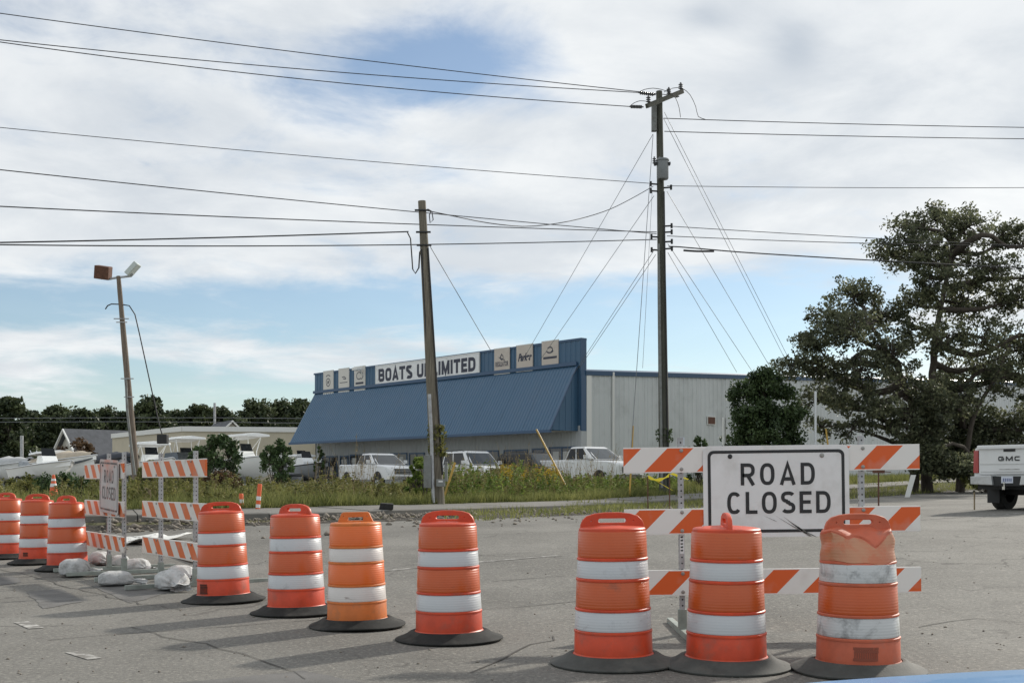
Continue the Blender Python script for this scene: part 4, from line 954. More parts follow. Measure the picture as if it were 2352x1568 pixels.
# windows and doors of the shaded front
wins = [(741, 774, 3.18, 1.55), (783, 799, 3.18, .95), (806, 842, 3.25, 1.6), (855, 893, 3.22, 1.6), (899, 934, 3.25, 1.6), (942, 974, 3.22, 1.6), (1024, 1062, 3.22, 1.6), (1096, 1144, 3.22, 1.6), (1160, 1211, 3.22, 1.6), (1225, 1249, 3.25, .95), (1264, 1319, 3.30, 1.6)]
mat('pane_paper', (.55, .55, .53), .7)
for i, (a, b_, zt, zb) in enumerate(wins):
    xa, xb = fx(a), fx(b_); mb = MB(); f = .10
    for lo, hi in (((xa - f, -.055, zb - f), (xa, -.008, zt + f)), ((xb, -.055, zb - f), (xb + f, -.008, zt + f)), ((xa, -.055, zt), (xb, -.008, zt + f)), ((xa, -.055, zb - f), (xb, -.008, zb))): mb.box(lo, hi)
    wo_ = mb.build('window' if zb > 1 else 'door', m_['blue_trim'], bld)
    mb = MB(); mb.quad((xa, -.018, zb), (xb, -.018, zb), (xb, -.018, zt), (xa, -.018, zt)); mb.build('pane', m_['glass'], wo_, fix=False)
    if i in (1, 2, 3, 4, 9, 10):
        mb = MB(); w = xb - xa
        for k in range(2): 
            x = xa + w * (.12 + .42 * k); mb.quad((x, -.022, zt - .75), (x + w * .25, -.022, zt - .75), (x + w * .25, -.022, zt - .18), (x, -.022, zt - .18))
        mb.build('poster', MATS['pane_paper'], wo_, fix=False)
    if zb > 1 and xb - xa > 1.2:
        mb = MB(); xm = (xa + xb) / 2; mb.box((xm - .03, -.045, zb), (xm + .03, -.012, zt)); mb.build('mullion', m_['blue_trim'], wo_)
mb = MB(); mb.box((-.16, -.04, ZB0 - .2), (.055, .385, ZA1 + .05)); mb.build('corner_post', m_['grey_siding'], bld)
mb = MB(); mb.box((-FL + .30, -.035, ZB0 - .2), (-FL + .62, .03, 4.4)); mb.build('corner_post', m_['grey_siding'], bld)
# big sign
xa, za = fpt(867, 884); xb, zb = fpt(1103, 859); _, zt1 = fpt(867, 843); _, zt2 = fpt(1103, 810)
zlo, zhi = (za + zb) / 2, (zt1 + zt2) / 2
mb = MB(); mb.box((xa, -.13, zlo), (xb, -.045, zhi)); sgb = mb.build('sign_board', m_['white_sheet'], bld)
mb = MB()
for lo, hi in (((xa - .06, -.15, zlo - .06), (xb + .06, -.05, zlo)), ((xa - .06, -.15, zhi), (xb + .06, -.05, zhi + .06)), ((xa - .06, -.15, zlo), (xa, -.05, zhi)), ((xb, -.15, zlo), (xb + .06, -.05, zhi))): mb.box(lo, hi)
mb.build('frame', m_['white_trim'], sgb)
ht = zhi - zlo; wl = {'*': .74, 'I': .24, 'M': .86, 'L': .60, 'E': .62, 'T': .68, 'A': .74, ' ': .32}
lw = lambda t: sum(wl.get(c, wl['*']) for c in t) + .08 * len(t)
xs_ = xa + .30; tot = lw('BOATS UNLIMITED') - .08; kk = (xb - xa - .60) / tot
lettering('lettering', 'BOATS', xs_, xs_ + kk * (lw('BOATS') - .08), zlo + ht * .15, zhi - ht * .15, .245, wl, .08, m_['navy_paint'], sgb, e=3.6, y=-.136)
lettering('lettering', 'UNLIMITED', xs_ + kk * lw('BOATS '), xb - .30, zlo + ht * .15, zhi - ht * .15, .245, wl, .08, m_['navy_paint'], sgb, e=3.6, y=-.136)
# six square panels with maker's marks
mat('panel_tan', (.54, .48, .42), .7, dirt=(.62, .58, .50), dscale=1.5, dlo=.5, dhi=.8); mat('panel_pale', (.64, .62, .57), .7)
def mark_panel(px0, px1, py, half, M_, fn):
    x0, zc = fpt((px0 + px1) / 2, py); xa, xb = fx(px0), fx(px1); s_ = half
    mb = MB(); mb.box((xa, -.10, zc - s_), (xb, -.045, zc + s_)); o = mb.build('sign_board', M_, bld)
    for lo, hi in (((xa - .03, -.11, zc + s_), (xb + .03, -.05, zc + s_ + .05)), ((xa - .03, -.11, zc - s_ - .05), (xb + .03, -.05, zc - s_))):
        mb = MB(); mb.box(lo, hi); mb.build('frame_bar', m_['white_trim'], o)
    fn(o, (xa + xb) / 2, zc, xb - xa, 2 * s_)
def Tm(x, z): return Matrix.Translation((x, -.105, z))
def strokes(o, x, z, lines, w):
    mb = MB(); k = 0
    for pts in lines:
        k += 1; q = [Vector((a, b_)) for a, b_ in pts]
        for a, b_ in zip(q[:-1], q[1:]):
            d = (b_ - a).normalized(); n = Vector((-d.y, d.x)) * w / 2; y = -.106 - .0006 * (k % 4)
            mb.quad((x + a.x - n.x, y, z + a.y - n.y), (x + b_.x - n.x, y, z + b_.y - n.y), (x + b_.x + n.x, y, z + b_.y + n.y), (x + a.x + n.x, y, z + a.y + n.y))
    mb.build('emblem', m_['navy_paint'], o, fix=False)
def ell(cx, cz, rx, rz, a0=0, a1=360, n=18): return [(cx + rx * math.cos(math.radians(a0 + (a1 - a0) * i / n)), cz + rz * math.sin(math.radians(a0 + (a1 - a0) * i / n))) for i in range(n + 1)]
def f1(o, x, z, w, h): strokes(o, x, z, [ell(0, 0, w * .2, h * .17), [(-w * .09, -h * .08), (-w * .02, h * .08), (w * .02, -h * .06), (w * .09, h * .08)], ell(0, -h * .02, w * .36, h * .34, 55, 125), [(-w * .2, -h * .33), (w * .2, -h * .33)]], .06)
def f2(o, x, z, w, h): strokes(o, x, z, [[(-w * .15, h * .13), (w * .02, h * .16), (w * .22, h * .08)], [(-w * .05, h * .07), (w * .22, h * .04)]], .06); strokes(o, x, z, [[(-w * .38, -h * .10), (w * .36, -h * .10)]], .05)
def f3(o, x, z, w, h): strokes(o, x, z, [ell(-w * .05, h * .12, w * .22, h * .15, 30, 320), ell(w * .12, h * .12, w * .2, h * .15, -90, 120)], .06); strokes(o, x, z, [[(-w * .36, -h * .2), (w * .36, -h * .2)]], .15)
def f4(o, x, z, w, h): strokes(o, x, z, [[(0, h * .30), (-w * .10, h * .10), (w * .12, h * .05)], [(-w * .2, h * .16), (w * .2, h * .02)], ell(0, h * .14, w * .09, h * .1)], .05); text_mesh('lettering', 'REGULATOR', .42, m_['navy_paint'], o, Tm(x, z - h * .13), bold=.012, width=w * .84)
def f5(o, x, z, w, h): text_mesh('lettering', 'Parker', .62, m_['navy_paint'], o, Tm(x, z + h * .02), shear=.35, bold=.03, width=w * .86)
def f6(o, x, z, w, h): strokes(o, x, z, [ell(0, h * .17, w * .16, h * .10, 150, -60), ell(0, h * .14, w * .2, h * .08, 190, 350)], .08); strokes(o, x, z, [[(-w * .4, -h * .13), (w * .42, -h * .13)]], .13)
for a in ((745, 768, 878, .85, MATS['panel_pale'], f1), (780, 804, 873, .85, MATS['panel_pale'], f2), (816, 841, 869, .85, MATS['panel_pale'], f3)): mark_panel(*a)
for a in ((1138, 1173, 829, .78, MATS['panel_tan'], f4), (1189, 1226, 822, .78, MATS['panel_tan'], f5), (1247, 1285, 813.5, .78, MATS['panel_tan'], f6)): mark_panel(*a)
# small floodlight on the parapet
x, z = fpt(838, 848); mb = MB(); mb.tube([(x, -.05, z - .5), (x, -.5, z - .05), (x - .1, -.55, z)], .04, 6); fl = mb.build('lamp_arm', m_['white_trim'], bld)
mb = MB(); mb.box((x - .45, -.85, z - .12), (x + .2, -.35, z + .1)); mb.build('lamp_head', m_['white_trim'], fl, bevel=.04)

# ------------------------------------------------------------------ low tan building and house behind the boats
def tan_building():
    a = P(258, 0, 104); c = P(419, 0, 90); d = P(765, 0, 92); zt = 5.45; z0 = .5
    root = empty('tan_warehouse', (c.x, c.y, 0), 0, 'long low tan warehouse with white roof edge behind the boats', 'building')
    L = lambda p: (p.x - c.x, p.y - c.y)
    def wall(p, q):
        (x0, y0), (x1, y1) = L(p), L(q); mb = MB(); mb.quad((x0, y0, z0), (x1, y1, z0), (x1, y1, zt), (x0, y0, zt)); mb.build('wall', m_['tan_wall'], root, fix=False)
        dd = Vector((x1 - x0, y1 - y0, 0)).normalized(); n = Vector((dd.y, -dd.x, 0)) * .12; mb = MB()
        mb.loft([[(p_[0] + n.x, p_[1] + n.y, zt - .12), (p_[0] - n.x, p_[1] - n.y, zt - .12), (p_[0] - n.x, p_[1] - n.y, zt + .28), (p_[0] + n.x, p_[1] + n.y, zt + .28)] for p_ in ((x0, y0), (x1, y1))]); mb.build('roof_edge', m_['white_trim'], root)
    wall(a, c); wall(c, d)
    mb = MB(); (x0, y0), (x1, y1), (x2, y2) = L(a), L(c), L(d); mb.add([(x0, y0, zt), (x1, y1, zt), (x2, y2, zt), (x2 + x0 - x1, y2 + y0 - y1, zt)], [(0, 1, 2, 3)]); mb.build('roof', m_['white_metal'], root, fix=False)
    for px in (300, 345, 385):
        f = (px - 258) / 161; p = a.lerp(c, f); dd = (c - a).normalized(); q = p + dd * 2.4; n = Vector((dd.y, -dd.x, 0)) * .03
        mb = MB(); mb.quad(*[(v.x - c.x + n.x, v.y - c.y + n.y, z) for v, z in ((p, .6), (q, .6), (q, 3.4), (p, 3.4))]); mb.build('roller_door', m_['white_trim'], root, fix=False)
tan_building()
def house(name, label, px0, px1, Y, z_e, z_r, depth, rz, gable_first=True):
    a = P(px0, 0, Y); L = (px1 - px0) / FPX * Y / math.cos(rz); root = empty(name, (a.x, a.y, .6), rz, label, 'house'); z_e -= .6; z_r -= .6
    mb = MB(); mb.quad((0, 0, 0), (L, 0, 0), (L, 0, z_e), (0, 0, z_e)); mb.quad((0, depth, 0), (L, depth, 0), (L, depth, z_e), (0, depth, z_e))
    for x in (0, L): mb.add([(x, 0, 0), (x, depth, 0), (x, depth, z_e), (x, depth / 2, z_r), (x, 0, z_e)], [(0, 1, 2, 3, 4)])
    mb.build('wall', m_['house_wall'], root, fix=False)
    mb = MB(); o_ = .5
    for s_ in (0, 1):
        y0, y1 = (-o_, depth / 2) if s_ == 0 else (depth + o_, depth / 2); ze = z_e - o_ * (z_r - z_e) / (depth / 2)
        mb.loft([[(x, y0, ze), (x, y1, z_r + .02), (x, y1, z_r + .22), (x, y0, ze + .2)] for x in (-.5, L + .5)])
    mb.build('roof', m_['shingle'], root)
    for x in (-.56, L + .56):
        mb = MB(); mb.tube([(x, -o_, z_e - o_ * (z_r - z_e) / (depth / 2) + .08), (x, depth / 2, z_r + .1), (x, depth + o_, z_e - o_ * (z_r - z_e) / (depth / 2) + .08)], .14, 4); mb.build('rake_board', m_['white_trim'], root)
    for zc in (z_e * .45, z_e * .95):
        mb = MB(); mb.box((-.06, depth * .44, zc), (-.01, depth * .56, zc + 1.0)); w = mb.build('window', m_['white_trim'], root); mb = MB(); mb.box((-.075, depth * .455, zc + .08), (-.062, depth * .545, zc + .92)); mb.build('pane', m_['glass'], w)
house('house', 'grey roofed house with pale gable end left of the light pole', 196, 400, 112, 3.0, 6.5, 8, R2(44))
house('house', 'small house with dark gable roof peeking over the tan warehouse', 432, 500, 124, 4.7, 7.6, 6, R2(-62))
# ------------------------------------------------------------------ poles and wires
def pole_tube(base, top, r0, r1, M_, name, parent):
    mb = MB(); b_, t_ = Vector(base), Vector(top); n = 14; pts = [b_.lerp(t_, i / n) for i in range(n + 1)]
    mb.tube(pts, [r0 + (r1 - r0) * i / n + random.uniform(-.004, .004) for i in range(n + 1)], 16, ref=(1, 0, 0)); return mb.build(name, M_, parent, smooth=50)
# tall transformer pole
YT = 47.0; pb = at(1527, YT); pt_ = P(1514, 210, YT)
tp = empty('utility_pole', pb, 0, 'tall wooden utility pole with crossarm and grey transformer', 'utility pole')
def lp(px, py, Y=YT): return P(px, py, Y) - pb
def pole_x(py): f = (py - 210) / (1127 - 210); return 1514 + 13 * f
pole_tube((0, 0, -.4), pt_ - pb, .235, .125, m_['pole_wood_dark'], 'shaft', tp)
ca, cb = P(1484, 248, YT - 1.0) - pb, P(1566, 214, YT + 1.0) - pb
mb = MB(); dv = (cb - ca); u_ = dv.normalized(); n_ = Vector((0, 0, 1)); side = u_.cross(n_).normalized(); n_ = side.cross(u_)
off = Vector((0, -.22, 0)); mb.loft([[p + off + side * a + n_ * b_ for a, b_ in ((-.06, -.09), (.06, -.09), (.06, .09), (-.06, .09))] for p in (ca, cb)]); arm = mb.build('crossarm', m_['pole_wood_dark'], tp)
def insulator(p, h, r, parent, d=Vector((0, 0, 1)), nd=3):
    q = d.to_track_quat('Z', 'Y').to_matrix().to_4x4(); mb = MB(); prof = [(r * .3, 0)]
    for i in range(nd): z = h * (.1 + .8 * i / nd); prof += [(r * .45, z), (r, z + h * .06), (r * .95, z + h * .10), (r * .4, z + h * .5 / nd)]
    prof += [(r * .35, h), (0, h)]; mb.lathe(prof, 12, M=Matrix.Translation(p) @ q); return mb.build('insulator', m_['porcelain'], parent, smooth=40)
for f in (.06, .62, .96): p = ca.lerp(cb, f) + off + n_ * .09; insulator(p, .30, .10, arm)
ends = [(P(1478, 246, YT - .9), P(1446, 245, YT - 1.1)), (P(1506, 218, YT), P(1466, 213, YT - .2)), (P(1560, 222, YT + .8), P(1532, 218, YT + .7))]
for a, b_ in ends: mb = MB(); d_ = (b_ - a); insulator(a - pb, d_.length, .075, arm, d_.normalized(), 7)
mb = MB(); mb.box((-.10, -.30, 0), (.10, -.05, 1.15)); fc = mb.build('switch_box', m_['box_grey'], tp, bevel=.02); fc.location = lp(1501, 305)
tr = empty('transformer_group'); bpy.data.objects.remove(tr)
tc_ = lp(1519, 418); mb = MB(); mb.lathe([(.0, 0), (.22, .0), (.245, .04), (.245, .74), (.275, .76), (.275, .80), (.24, .84), (.0, .88)], 20, M=Matrix.Translation(tc_ + Vector((0, -.40, 0)))); tf = mb.build('transformer', m_['transformer'], tp, smooth=40)
for dx_ in (-.30, -.12, .26):
    mb = MB(); mb.box((tc_.x + dx_ - .05, tc_.y - .55, tc_.z + .58), (tc_.x + dx_ + .05, tc_.y - .3, tc_.z + .68)); mb.build('lug', m_['black_trim'], tf)
for px in (1500, 1512): insulator(lp(px, 384) + Vector((0, -.4, 0)), .32, .085, tf)
for i, (py, s_) in enumerate(((424, -1), (432, 1), (440, -1), (520, 1), (534, 1), (545, -1), (556, 1), (572, 1), (575, -1))):
    p = lp(pole_x(py), py); mb = MB(); mb.tube([p, p + Vector((s_ * .42, -.12, 0))], .035, 6); mb.tube([p + Vector((s_ * .42, -.12, -.10)), p + Vector((s_ * .42, -.12, .10))], .05, 6); mb.build('bracket', m_['black_trim'], tp)
mb = MB(); mb.tube([lp(pole_x(y_) - 6.5, y_, YT - .28) for y_ in range(560, 1121, 40)], .055, 8); mb.build('conduit', m_['box_grey'], tp, smooth=60)
mb = MB(); mb.tube([lp(pole_x(y_) + 8, y_, YT - .22) for y_ in range(440, 1121, 40)], .03, 6); mb.build('ground_cable', m_['wire'], tp, smooth=60)
# middle pole
YM = 34.0; mbs = at(1008, YM); mt = P(969, 462, YM + .0)
mp_ = empty('utility_pole', mbs, 0, 'leaning wooden utility pole standing in front of the blue sign wall', 'utility pole')
def lm(px, py, dy=0): return P(px, py, YM + dy) - mbs
pole_tube((0, 0, -.4), mt - mbs, .205, .115, m_['pole_wood'], 'shaft', mp_)
def mid_x(py): return 969 + (1008 - 969) * ((py - 462) / (1155 - 462)) ** 1.0
mb = MB(); mb.tube([lm(986, 905, -.28), lm(991, 1000, -.3), lm(995, 1154, -.32)], .055, 10); mb.build('conduit', m_['galv'], mp_, smooth=50)
mb = MB(); mb.tube([lm(mid_x(y_) - 7, y_, -.1) for y_ in range(572, 920, 30)], .03, 6); mb.build('service_cable', m_['wire'], mp_, smooth=60)
mb = MB(); mb.tube([lm(mid_x(y_) + 8 + .008 * (y_ - 570), y_, -.12) for y_ in range(570, 1100, 40)], .028, 6); mb.build('service_cable', m_['wire'], mp_, smooth=60)
for (x0, x1, y0, y1, dpt) in ((973, 990, 1045, 1120, .22), (1002, 1022, 1100, 1117, .16), (1021, 1028, 1060, 1105, .14)):
    a, b_ = lm(x0, y1, -.42), lm(x1, y0, -.42); mb = MB(); mb.box((a.x, a.y, a.z), (b_.x, a.y + dpt, b_.z)); bx_ = mb.build('meter_box', m_['box_grey'], mp_, bevel=.015)
    if x0 == 1002: mb = MB(); a, b_ = lm(1007, 1107, -.43), lm(1017, 1103, -.43); mb.box((a.x, a.y, a.z), (b_.x, a.y + .008, b_.z)); mb.build('label_plate', m_['white_trim'], bx_)
for py in (485, 535, 565):
    p = lm(mid_x(py), py); mb = MB(); mb.tube([p + Vector((-.22, -.12, 0)), p + Vector((.22, -.12, 0))], .03, 6); mb.build('bracket', m_['black_trim'], mp_)
mb = MB(); mb.tube([lm(936, 534), lm(943, 548), lm(946, 590), lm(948, 618), lm(954, 628), lm(962, 615), lm(964, 580), lm(970, 568)], .022, 6); mb.build('drip_loop', m_['wire'], mp_, smooth=60)
mb = MB(); mb.tube([lm(982, 480), lm(992, 486), lm(995, 505), lm(988, 512), lm(986, 495), lm(990, 484)], .016, 5); mb.build('wire_tail', m_['wire'], mp_, smooth=60)
# floodlight pole among the boats
YL = 45.0; lb = at(317, YL); lt = P(272, 634, YL)
fp = empty('floodlight_pole', lb, 0, 'leaning brown pole with two floodlights among the boats', 'light pole')
def lf(px, py, dy=0): return P(px, py, YL + dy) - lb
pole_tube((0, 0, -.3), lt - lb, .165, .085, m_['pole_wood_brown'], 'shaft', fp)
mb = MB(); mb.tube([lf(248, 641), lf(272, 637), lf(300, 634), lf(306, 628)], .045, 6); mb.tube([lf(248, 641), lf(232, 640)], .03, 6); mb.build('lamp_bracket', m_['galv'], fp)
mb = MB(); c_ = lf(237, 626); mb.box((-.29, -.22, -.26), (.29, .22, .26), M=Matrix.Translation(c_) @ Matrix.Rotation(R2(8), 4, 'Y') @ Matrix.Rotation(R2(12), 4, 'X')); mb.build('floodlight', m_['rust_lamp'], fp, bevel=.03)
mb = MB(); c_ = lf(305, 618); mb.box((-.30, -.24, -.10), (.30, .24, .10), M=Matrix.Translation(c_) @ Matrix.Rotation(R2(-48), 4, 'Y')); mb.build('floodlight', m_['lamp_pale'], fp, bevel=.03)
mb = MB(); mb.tube([lf(242, 710), lf(247, 702), lf(256, 698), lf(280, 699), lf(297, 702), lf(310, 722), lf(320, 765), lf(332, 820), lf(345, 880), lf(356, 930), lf(366, 975), lf(373, 1000)], .024, 6); cab = mb.build('hanging_cable', m_['wire'], fp, smooth=60)
mb = MB(); c_ = lf(374, 1010); mb.box((-.2, -.15, -.15), (.2, .15, .22), M=Matrix.Translation(c_)); mb.build('cable_end', m_['black_trim'], cab, bevel=.03)
mb = MB(); mb.tube([lf(289, 870, -.2), lf(292, 940, -.22), lf(302, 1030, -.24), lf(310, 1090, -.25)], .05, 6); mb.build('conduit', m_['box_grey'], fp)
for (y_, w_) in ((733, .3), (741, .22), (870, .26), (912, .2)):
    p = lf(272 + 45 * (y_ - 634) / (1092 - 634), y_); mb = MB(); mb.tube([p + Vector((-w_, -.15, 0)), p + Vector((w_, -.15, 0))], .022, 6); mb.build('pole_step', m_['galv'], fp)

def wire(name, label, pts, r, M_='wire', group=None, cat='wire'):
    q = [P(*p) for p in pts]; q = [np.array(v) for v in q]; c = catmull(np.array(q), max(.6, np.linalg.norm(q[-1] - q[0]) / 60))
    mb = MB(); mb.tube([Vector(v) for v in c], r * .82, 6); o = mb.build(name, m_[M_], None, smooth=60); tag(o, label, cat, group); return o
def span(p0, p1, over=0.0, sag=0.0, n=9, endY=None):
    """image polyline from p0 to p1 (px, py, Y), prolonged by OVER at p1's side, with a little sag in pixels"""
    out = []
    for i in range(n + 1):
        t = (1 + over) * i / n; Yt = 1 / ((1 - t) / p0[2] + t / p1[2])       # stays straight in space
        out.append((p0[0] + (p1[0] - p0[0]) * t, p0[1] + (p1[1] - p0[1]) * t + sag * 4 * t * (1 - t), Yt))
    return out
GW = 'overhead wires strung from the tall pole'
wire('overhead_wire', 'uppermost overhead wire running left from the crossarm', span((1532, 218, 47.7), (0, 31, 40), .35, 6), .021, group=GW)
wire('overhead_wire', 'second overhead wire from the top, running left to the pole top', span((1466, 213, 46.8), (0, 92, 39.5), .35, 10), .021, group=GW)
wire('overhead_wire', 'third overhead wire from the top, ending at the near crossarm tip', span((1446, 245, 45.9), (0, 97, 38.5), .35, 14), .021, group=GW)
wire('overhead_wire', 'thin overhead wire at left reaching the pole just below the transformer', span((1502, 422, 47), (0, 293, 39.5), .35, 5), .016, group=GW)
wire('overhead_wire', 'overhead wire passing the tip of the leaning middle pole', span((1508, 537, 46.8), (0, 390, 31), .3, 4), .018, group=GW)
wire('overhead_wire', 'overhead wire crossing the middle pole a little below its tip', span((1508, 533, 46.8), (0, 474, 31), .3, 4), .020, group=GW)
wire('overhead_wire', 'lower of two close cables meeting at the left edge, passing behind the pole', span((1508, 550, 46.8), (0, 562, 31), .3, 8), .022, group=GW)
wire('service_wire', 'twisted cable from the left edge ending at the middle pole', span((938, 532, 33.9), (0, 557, 28), .4, 2), .024, group=GW)
wire('service_wire', 'slack cable drooping between the middle pole and the tall pole', [(982, 484, 34), (1040, 496, 35), (1120, 512, 36.6), (1200, 520, 38.4), (1260, 516, 39.8), (1330, 503, 41.6), (1400, 481, 43.5), (1460, 451, 45.5), (1500, 428, 46.8)], .018, group=GW)
wire('overhead_wire', 'uppermost wire leaving the tall pole to the right', span((1524, 272, 46.8), (2352, 293, 49), .5, 2), .021, group=GW)
wire('overhead_wire', 'second wire leaving the tall pole to the right', span((1526, 302, 46.8), (2352, 319, 49), .5, 2), .021, group=GW)
wire('overhead_wire', 'thin wire leaving to the right below the transformer', span((1532, 427, 46.8), (2352, 431, 49), .5, 2), .016, group=GW)
wire('overhead_wire', 'upper of two wires running right into the oak crown', span((1530, 519, 46.8), (2100, 552, 49), .6, 1), .018, group=GW)
wire('overhead_wire', 'lower of two wires running right into the oak crown', span((1532, 542, 46.8), (2100, 561, 49), .6, 2), .019, group=GW)
wire('overhead_cable', 'thick black cable crossing in front of the oak crown', [(1536, 566, 46.8), (1560, 567, 46.9), (1640, 574, 47.1)] + span((1700, 579, 47.2), (2352, 615, 49), .5, 2), .032, group=GW)
wire('cable_sleeve', 'short black sleeve clamped under the thick cable', [(1570, 575, 46.7), (1600, 577, 46.75), (1640, 577, 46.8)], .05, group=GW)
for k, (lab, pts) in enumerate((('jumper loop arching left of the pole top', [(1466, 213, 46.8), (1480, 206, 46.7), (1500, 203, 46.5), (1520, 206, 46.6), (1540, 213, 47)]),
                 ('jumper loop above the near crossarm tip', [(1446, 245, 45.9), (1456, 237, 45.8), (1470, 232, 45.8), (1488, 234, 46), (1500, 241, 46.4)]),
                 ('long jumper wire curving down right from the crossarm end', [(1525, 212, 46.8), (1545, 203, 47.2), (1566, 203, 47.4), (1585, 218, 47.2), (1598, 245, 47), (1604, 268, 46.9), (1620, 274.5, 46.9)]),
                 ('short jumper wire hanging from the crossarm middle', [(1540, 213, 47.2), (1552, 226, 47), (1560, 248, 46.9), (1563, 270, 46.9)]))):
    wire('jumper_wire', lab, pts, .016, group='jumper wires at the pole top')
GG = 'thin guy wires of the poles'
def guy(label, p0, p1, r=.013): return wire('guy_wire', label, [p0, tuple((a + b_) / 2 for a, b_ in zip(p0, p1)), p1], r, 'guy_wire', GG, 'guy wire')
guy('guy wire from below the switch box to the roof, leftmost of the fan', (1500, 308, 47), (1200, 828, 62))
guy('guy wire from mid pole height slanting left, second of the fan', (1502, 450, 47), (1240, 828, 61))
guy('guy wire slanting left from the low brackets, third of the fan', (1504, 572, 47), (1310, 870, 60))
guy('guy wire slanting left, nearest the pole of the left fan', (1506, 585, 47), (1330, 846, 58))
guy('guy wire dropping just left of the pole into the yellow guard', (1500, 310, 46.8), (1449, 1040, 43.5), .016)
guy('second thin guy wire beside the one with the yellow guard', (1498, 440, 46.8), (1476, 845, 45), .010)
guy('upper one of the long paired guy wires to the right', (1526, 258, 47), (1815, 830, 58))
guy('lower one of the long paired guy wires to the right', (1524, 272, 47), (1806, 830, 58))
guy('guy wire to the right starting below the transformer', (1532, 440, 47), (1778, 858, 58))
guy('guy wire to the right starting at the cable brackets', (1534, 560, 47), (1726, 850, 58))
guy('lowest guy wire to the right of the tall pole', (1534, 580, 47), (1692, 854, 58))
guy('guy wire from the middle pole down behind the blue parapet', (988, 566, 34), (1128, 806, 42))
# yellow guy guards
def guard(px0, py0, px1, py1, Y0, Y1, label):
    a, b_ = P(px0, py0, Y0), P(px1, py1, Y1); zg = gz(b_.x, b_.y); b_.z = min(b_.z, zg + .05)
    mb = MB(); mb.tube([b_, a], .038, 8); o = mb.build('guy_guard', m_['yellow_plastic'], None, smooth=60); tag(o, label, 'guy guard', 'yellow guy wire guards')
guard(1232, 986, 1310, 1114, 46, 45, 'yellow tube leaning in the weeds between the parked vehicles')
guard(1454, 978, 1446, 1090, 45, 44, 'yellow tube sheathing the wire left of the tall pole')
guard(1897, 985, 1916, 1060, 50, 49, 'short yellow tube under the oak above the big sign')
guard(1045, 1062, 1018, 1100, 37, 36.5, 'pale tube leaning just right of the middle pole')
# ------------------------------------------------------------------ vehicles
def wheel(root, x, y, r, w=.27, rim='alu'):
    s_ = 1 if y > 0 else -1
    M = Matrix.Translation((x, y, r)) @ Matrix.Rotation(-s_ * math.pi / 2, 4, 'X')
    mb = MB(); mb.lathe([(r * .58, -w / 2), (r * .94, -w / 2), (r, -w * .38), (r, w * .38), (r * .94, w / 2), (r * .62, w / 2), (r * .58, w * .4)], 28, M=M); t = mb.build('wheel', m_['tyre'], root, smooth=40)
    mb = MB(); mb.lathe([(0, w * .36), (r * .18, w * .40), (r * .22, w * .30), (r * .50, w * .34), (r * .585, w * .46), (r * .60, w * .30)], 20, M=M); mb.build('rim', m_[rim], t, smooth=40)
def body_sec(x, w, zb, zm, zt, ti=.05, c=.05):
    return [(x, -w, zb), (x, -w, zm), (x, -w + ti * .4, zt - c), (x, -w + ti + c, zt), (x, w - ti - c, zt), (x, w - ti * .4, zt - c), (x, w, zm), (x, w, zb)]
def greenhouse(root, M_, xr0, xf0, z0, xr1, xf1, z1, w0, w1, splits, roofM=None):
    """cab with glass: lower outline xr0..xf0 at z0, roof xr1..xf1 at z1"""
    mb = MB(); n = 6
    secs = []
    for t in np.linspace(0, 1, n):
        k = t; r = 1 if t < .8 else 1 - .5 * ((t - .8) / .2) ** 2 * .12
        xa = xr0 + (xr1 - xr0) * k; xb = xf0 + (xf1 - xf0) * k; w = (w0 + (w1 - w0) * k) * r; z = z0 + (z1 - z0) * (k if t < 1 else 1)
        secs.append([(xa, -w, z), (xb, -w, z), (xb + .10 * (1 - k), -w * .8, z), (xb + .14 * (1 - k), 0, z), (xb + .10 * (1 - k), w * .8, z), (xb, w, z), (xa, w, z), (xa, 0, z)])
    mb.loft(secs); mb.add([(xr1 + .1, -w1 * .86, z1 + .035), (xf1 - .05, -w1 * .86, z1 + .03), (xf1 - .05, w1 * .86, z1 + .03), (xr1 + .1, w1 * .86, z1 + .035)] + [(xr1, -w1 * .94, z1 - .004), (xf1, -w1 * .94, z1 - .004), (xf1, w1 * .94, z1 - .004), (xr1, w1 * .94, z1 - .004)], [(0, 1, 2, 3), (0, 4, 5, 1), (1, 5, 6, 2), (2, 6, 7, 3), (3, 7, 4, 0)])
    mb.build('cab', roofM or M_, root, smooth=35)
    def pt(s_, x_, k, off=.006):
        w = w0 + (w1 - w0) * k + off; xa = xr0 + (xr1 - xr0) * k; xb = xf0 + (xf1 - xf0) * k; return (xa + (xb - xa) * x_, s_ * w, z0 + (z1 - z0) * k)
    for s_ in (-1, 1):
        for a, b_ in splits:
            mb = MB(); mb.quad(pt(s_, a, .04), pt(s_, b_, .04), pt(s_, min(b_, .98), .90), pt(s_, a, .90)); mb.build('side_window', m_['car_glass'], root, fix=False)
    def fw(y_, k): 
        xb = xf0 + (xf1 - xf0) * k; w = w0 + (w1 - w0) * k; a_ = abs(y_) * .93; bow = (1 - k) * (.14 - .04 * a_ / .8 if a_ < .8 else .10 * (1 - a_) / .2); return (xb + bow + .02, y_ * w * .93, z0 + (z1 - z0) * k)
    mb = MB(); ys = np.linspace(-1, 1, 9)
    for a, b_ in zip(ys[:-1], ys[1:]): mb.quad(fw(a, .05), fw(b_, .05), fw(b_, .90), fw(a, .90))
    mb.build('windscreen', m_['windscreen'], root, smooth=60, fix=False)
    def rw(y_, k): xa = xr0 + (xr1 - xr0) * k; w = w0 + (w1 - w0) * k; return (xa - .012, y_ * w * .84, z0 + (z1 - z0) * k)
    mb = MB(); mb.quad(rw(-1, .12), rw(1, .12), rw(1, .84), rw(-1, .84)); mb.build('rear_window', m_['car_glass'], root, fix=False)
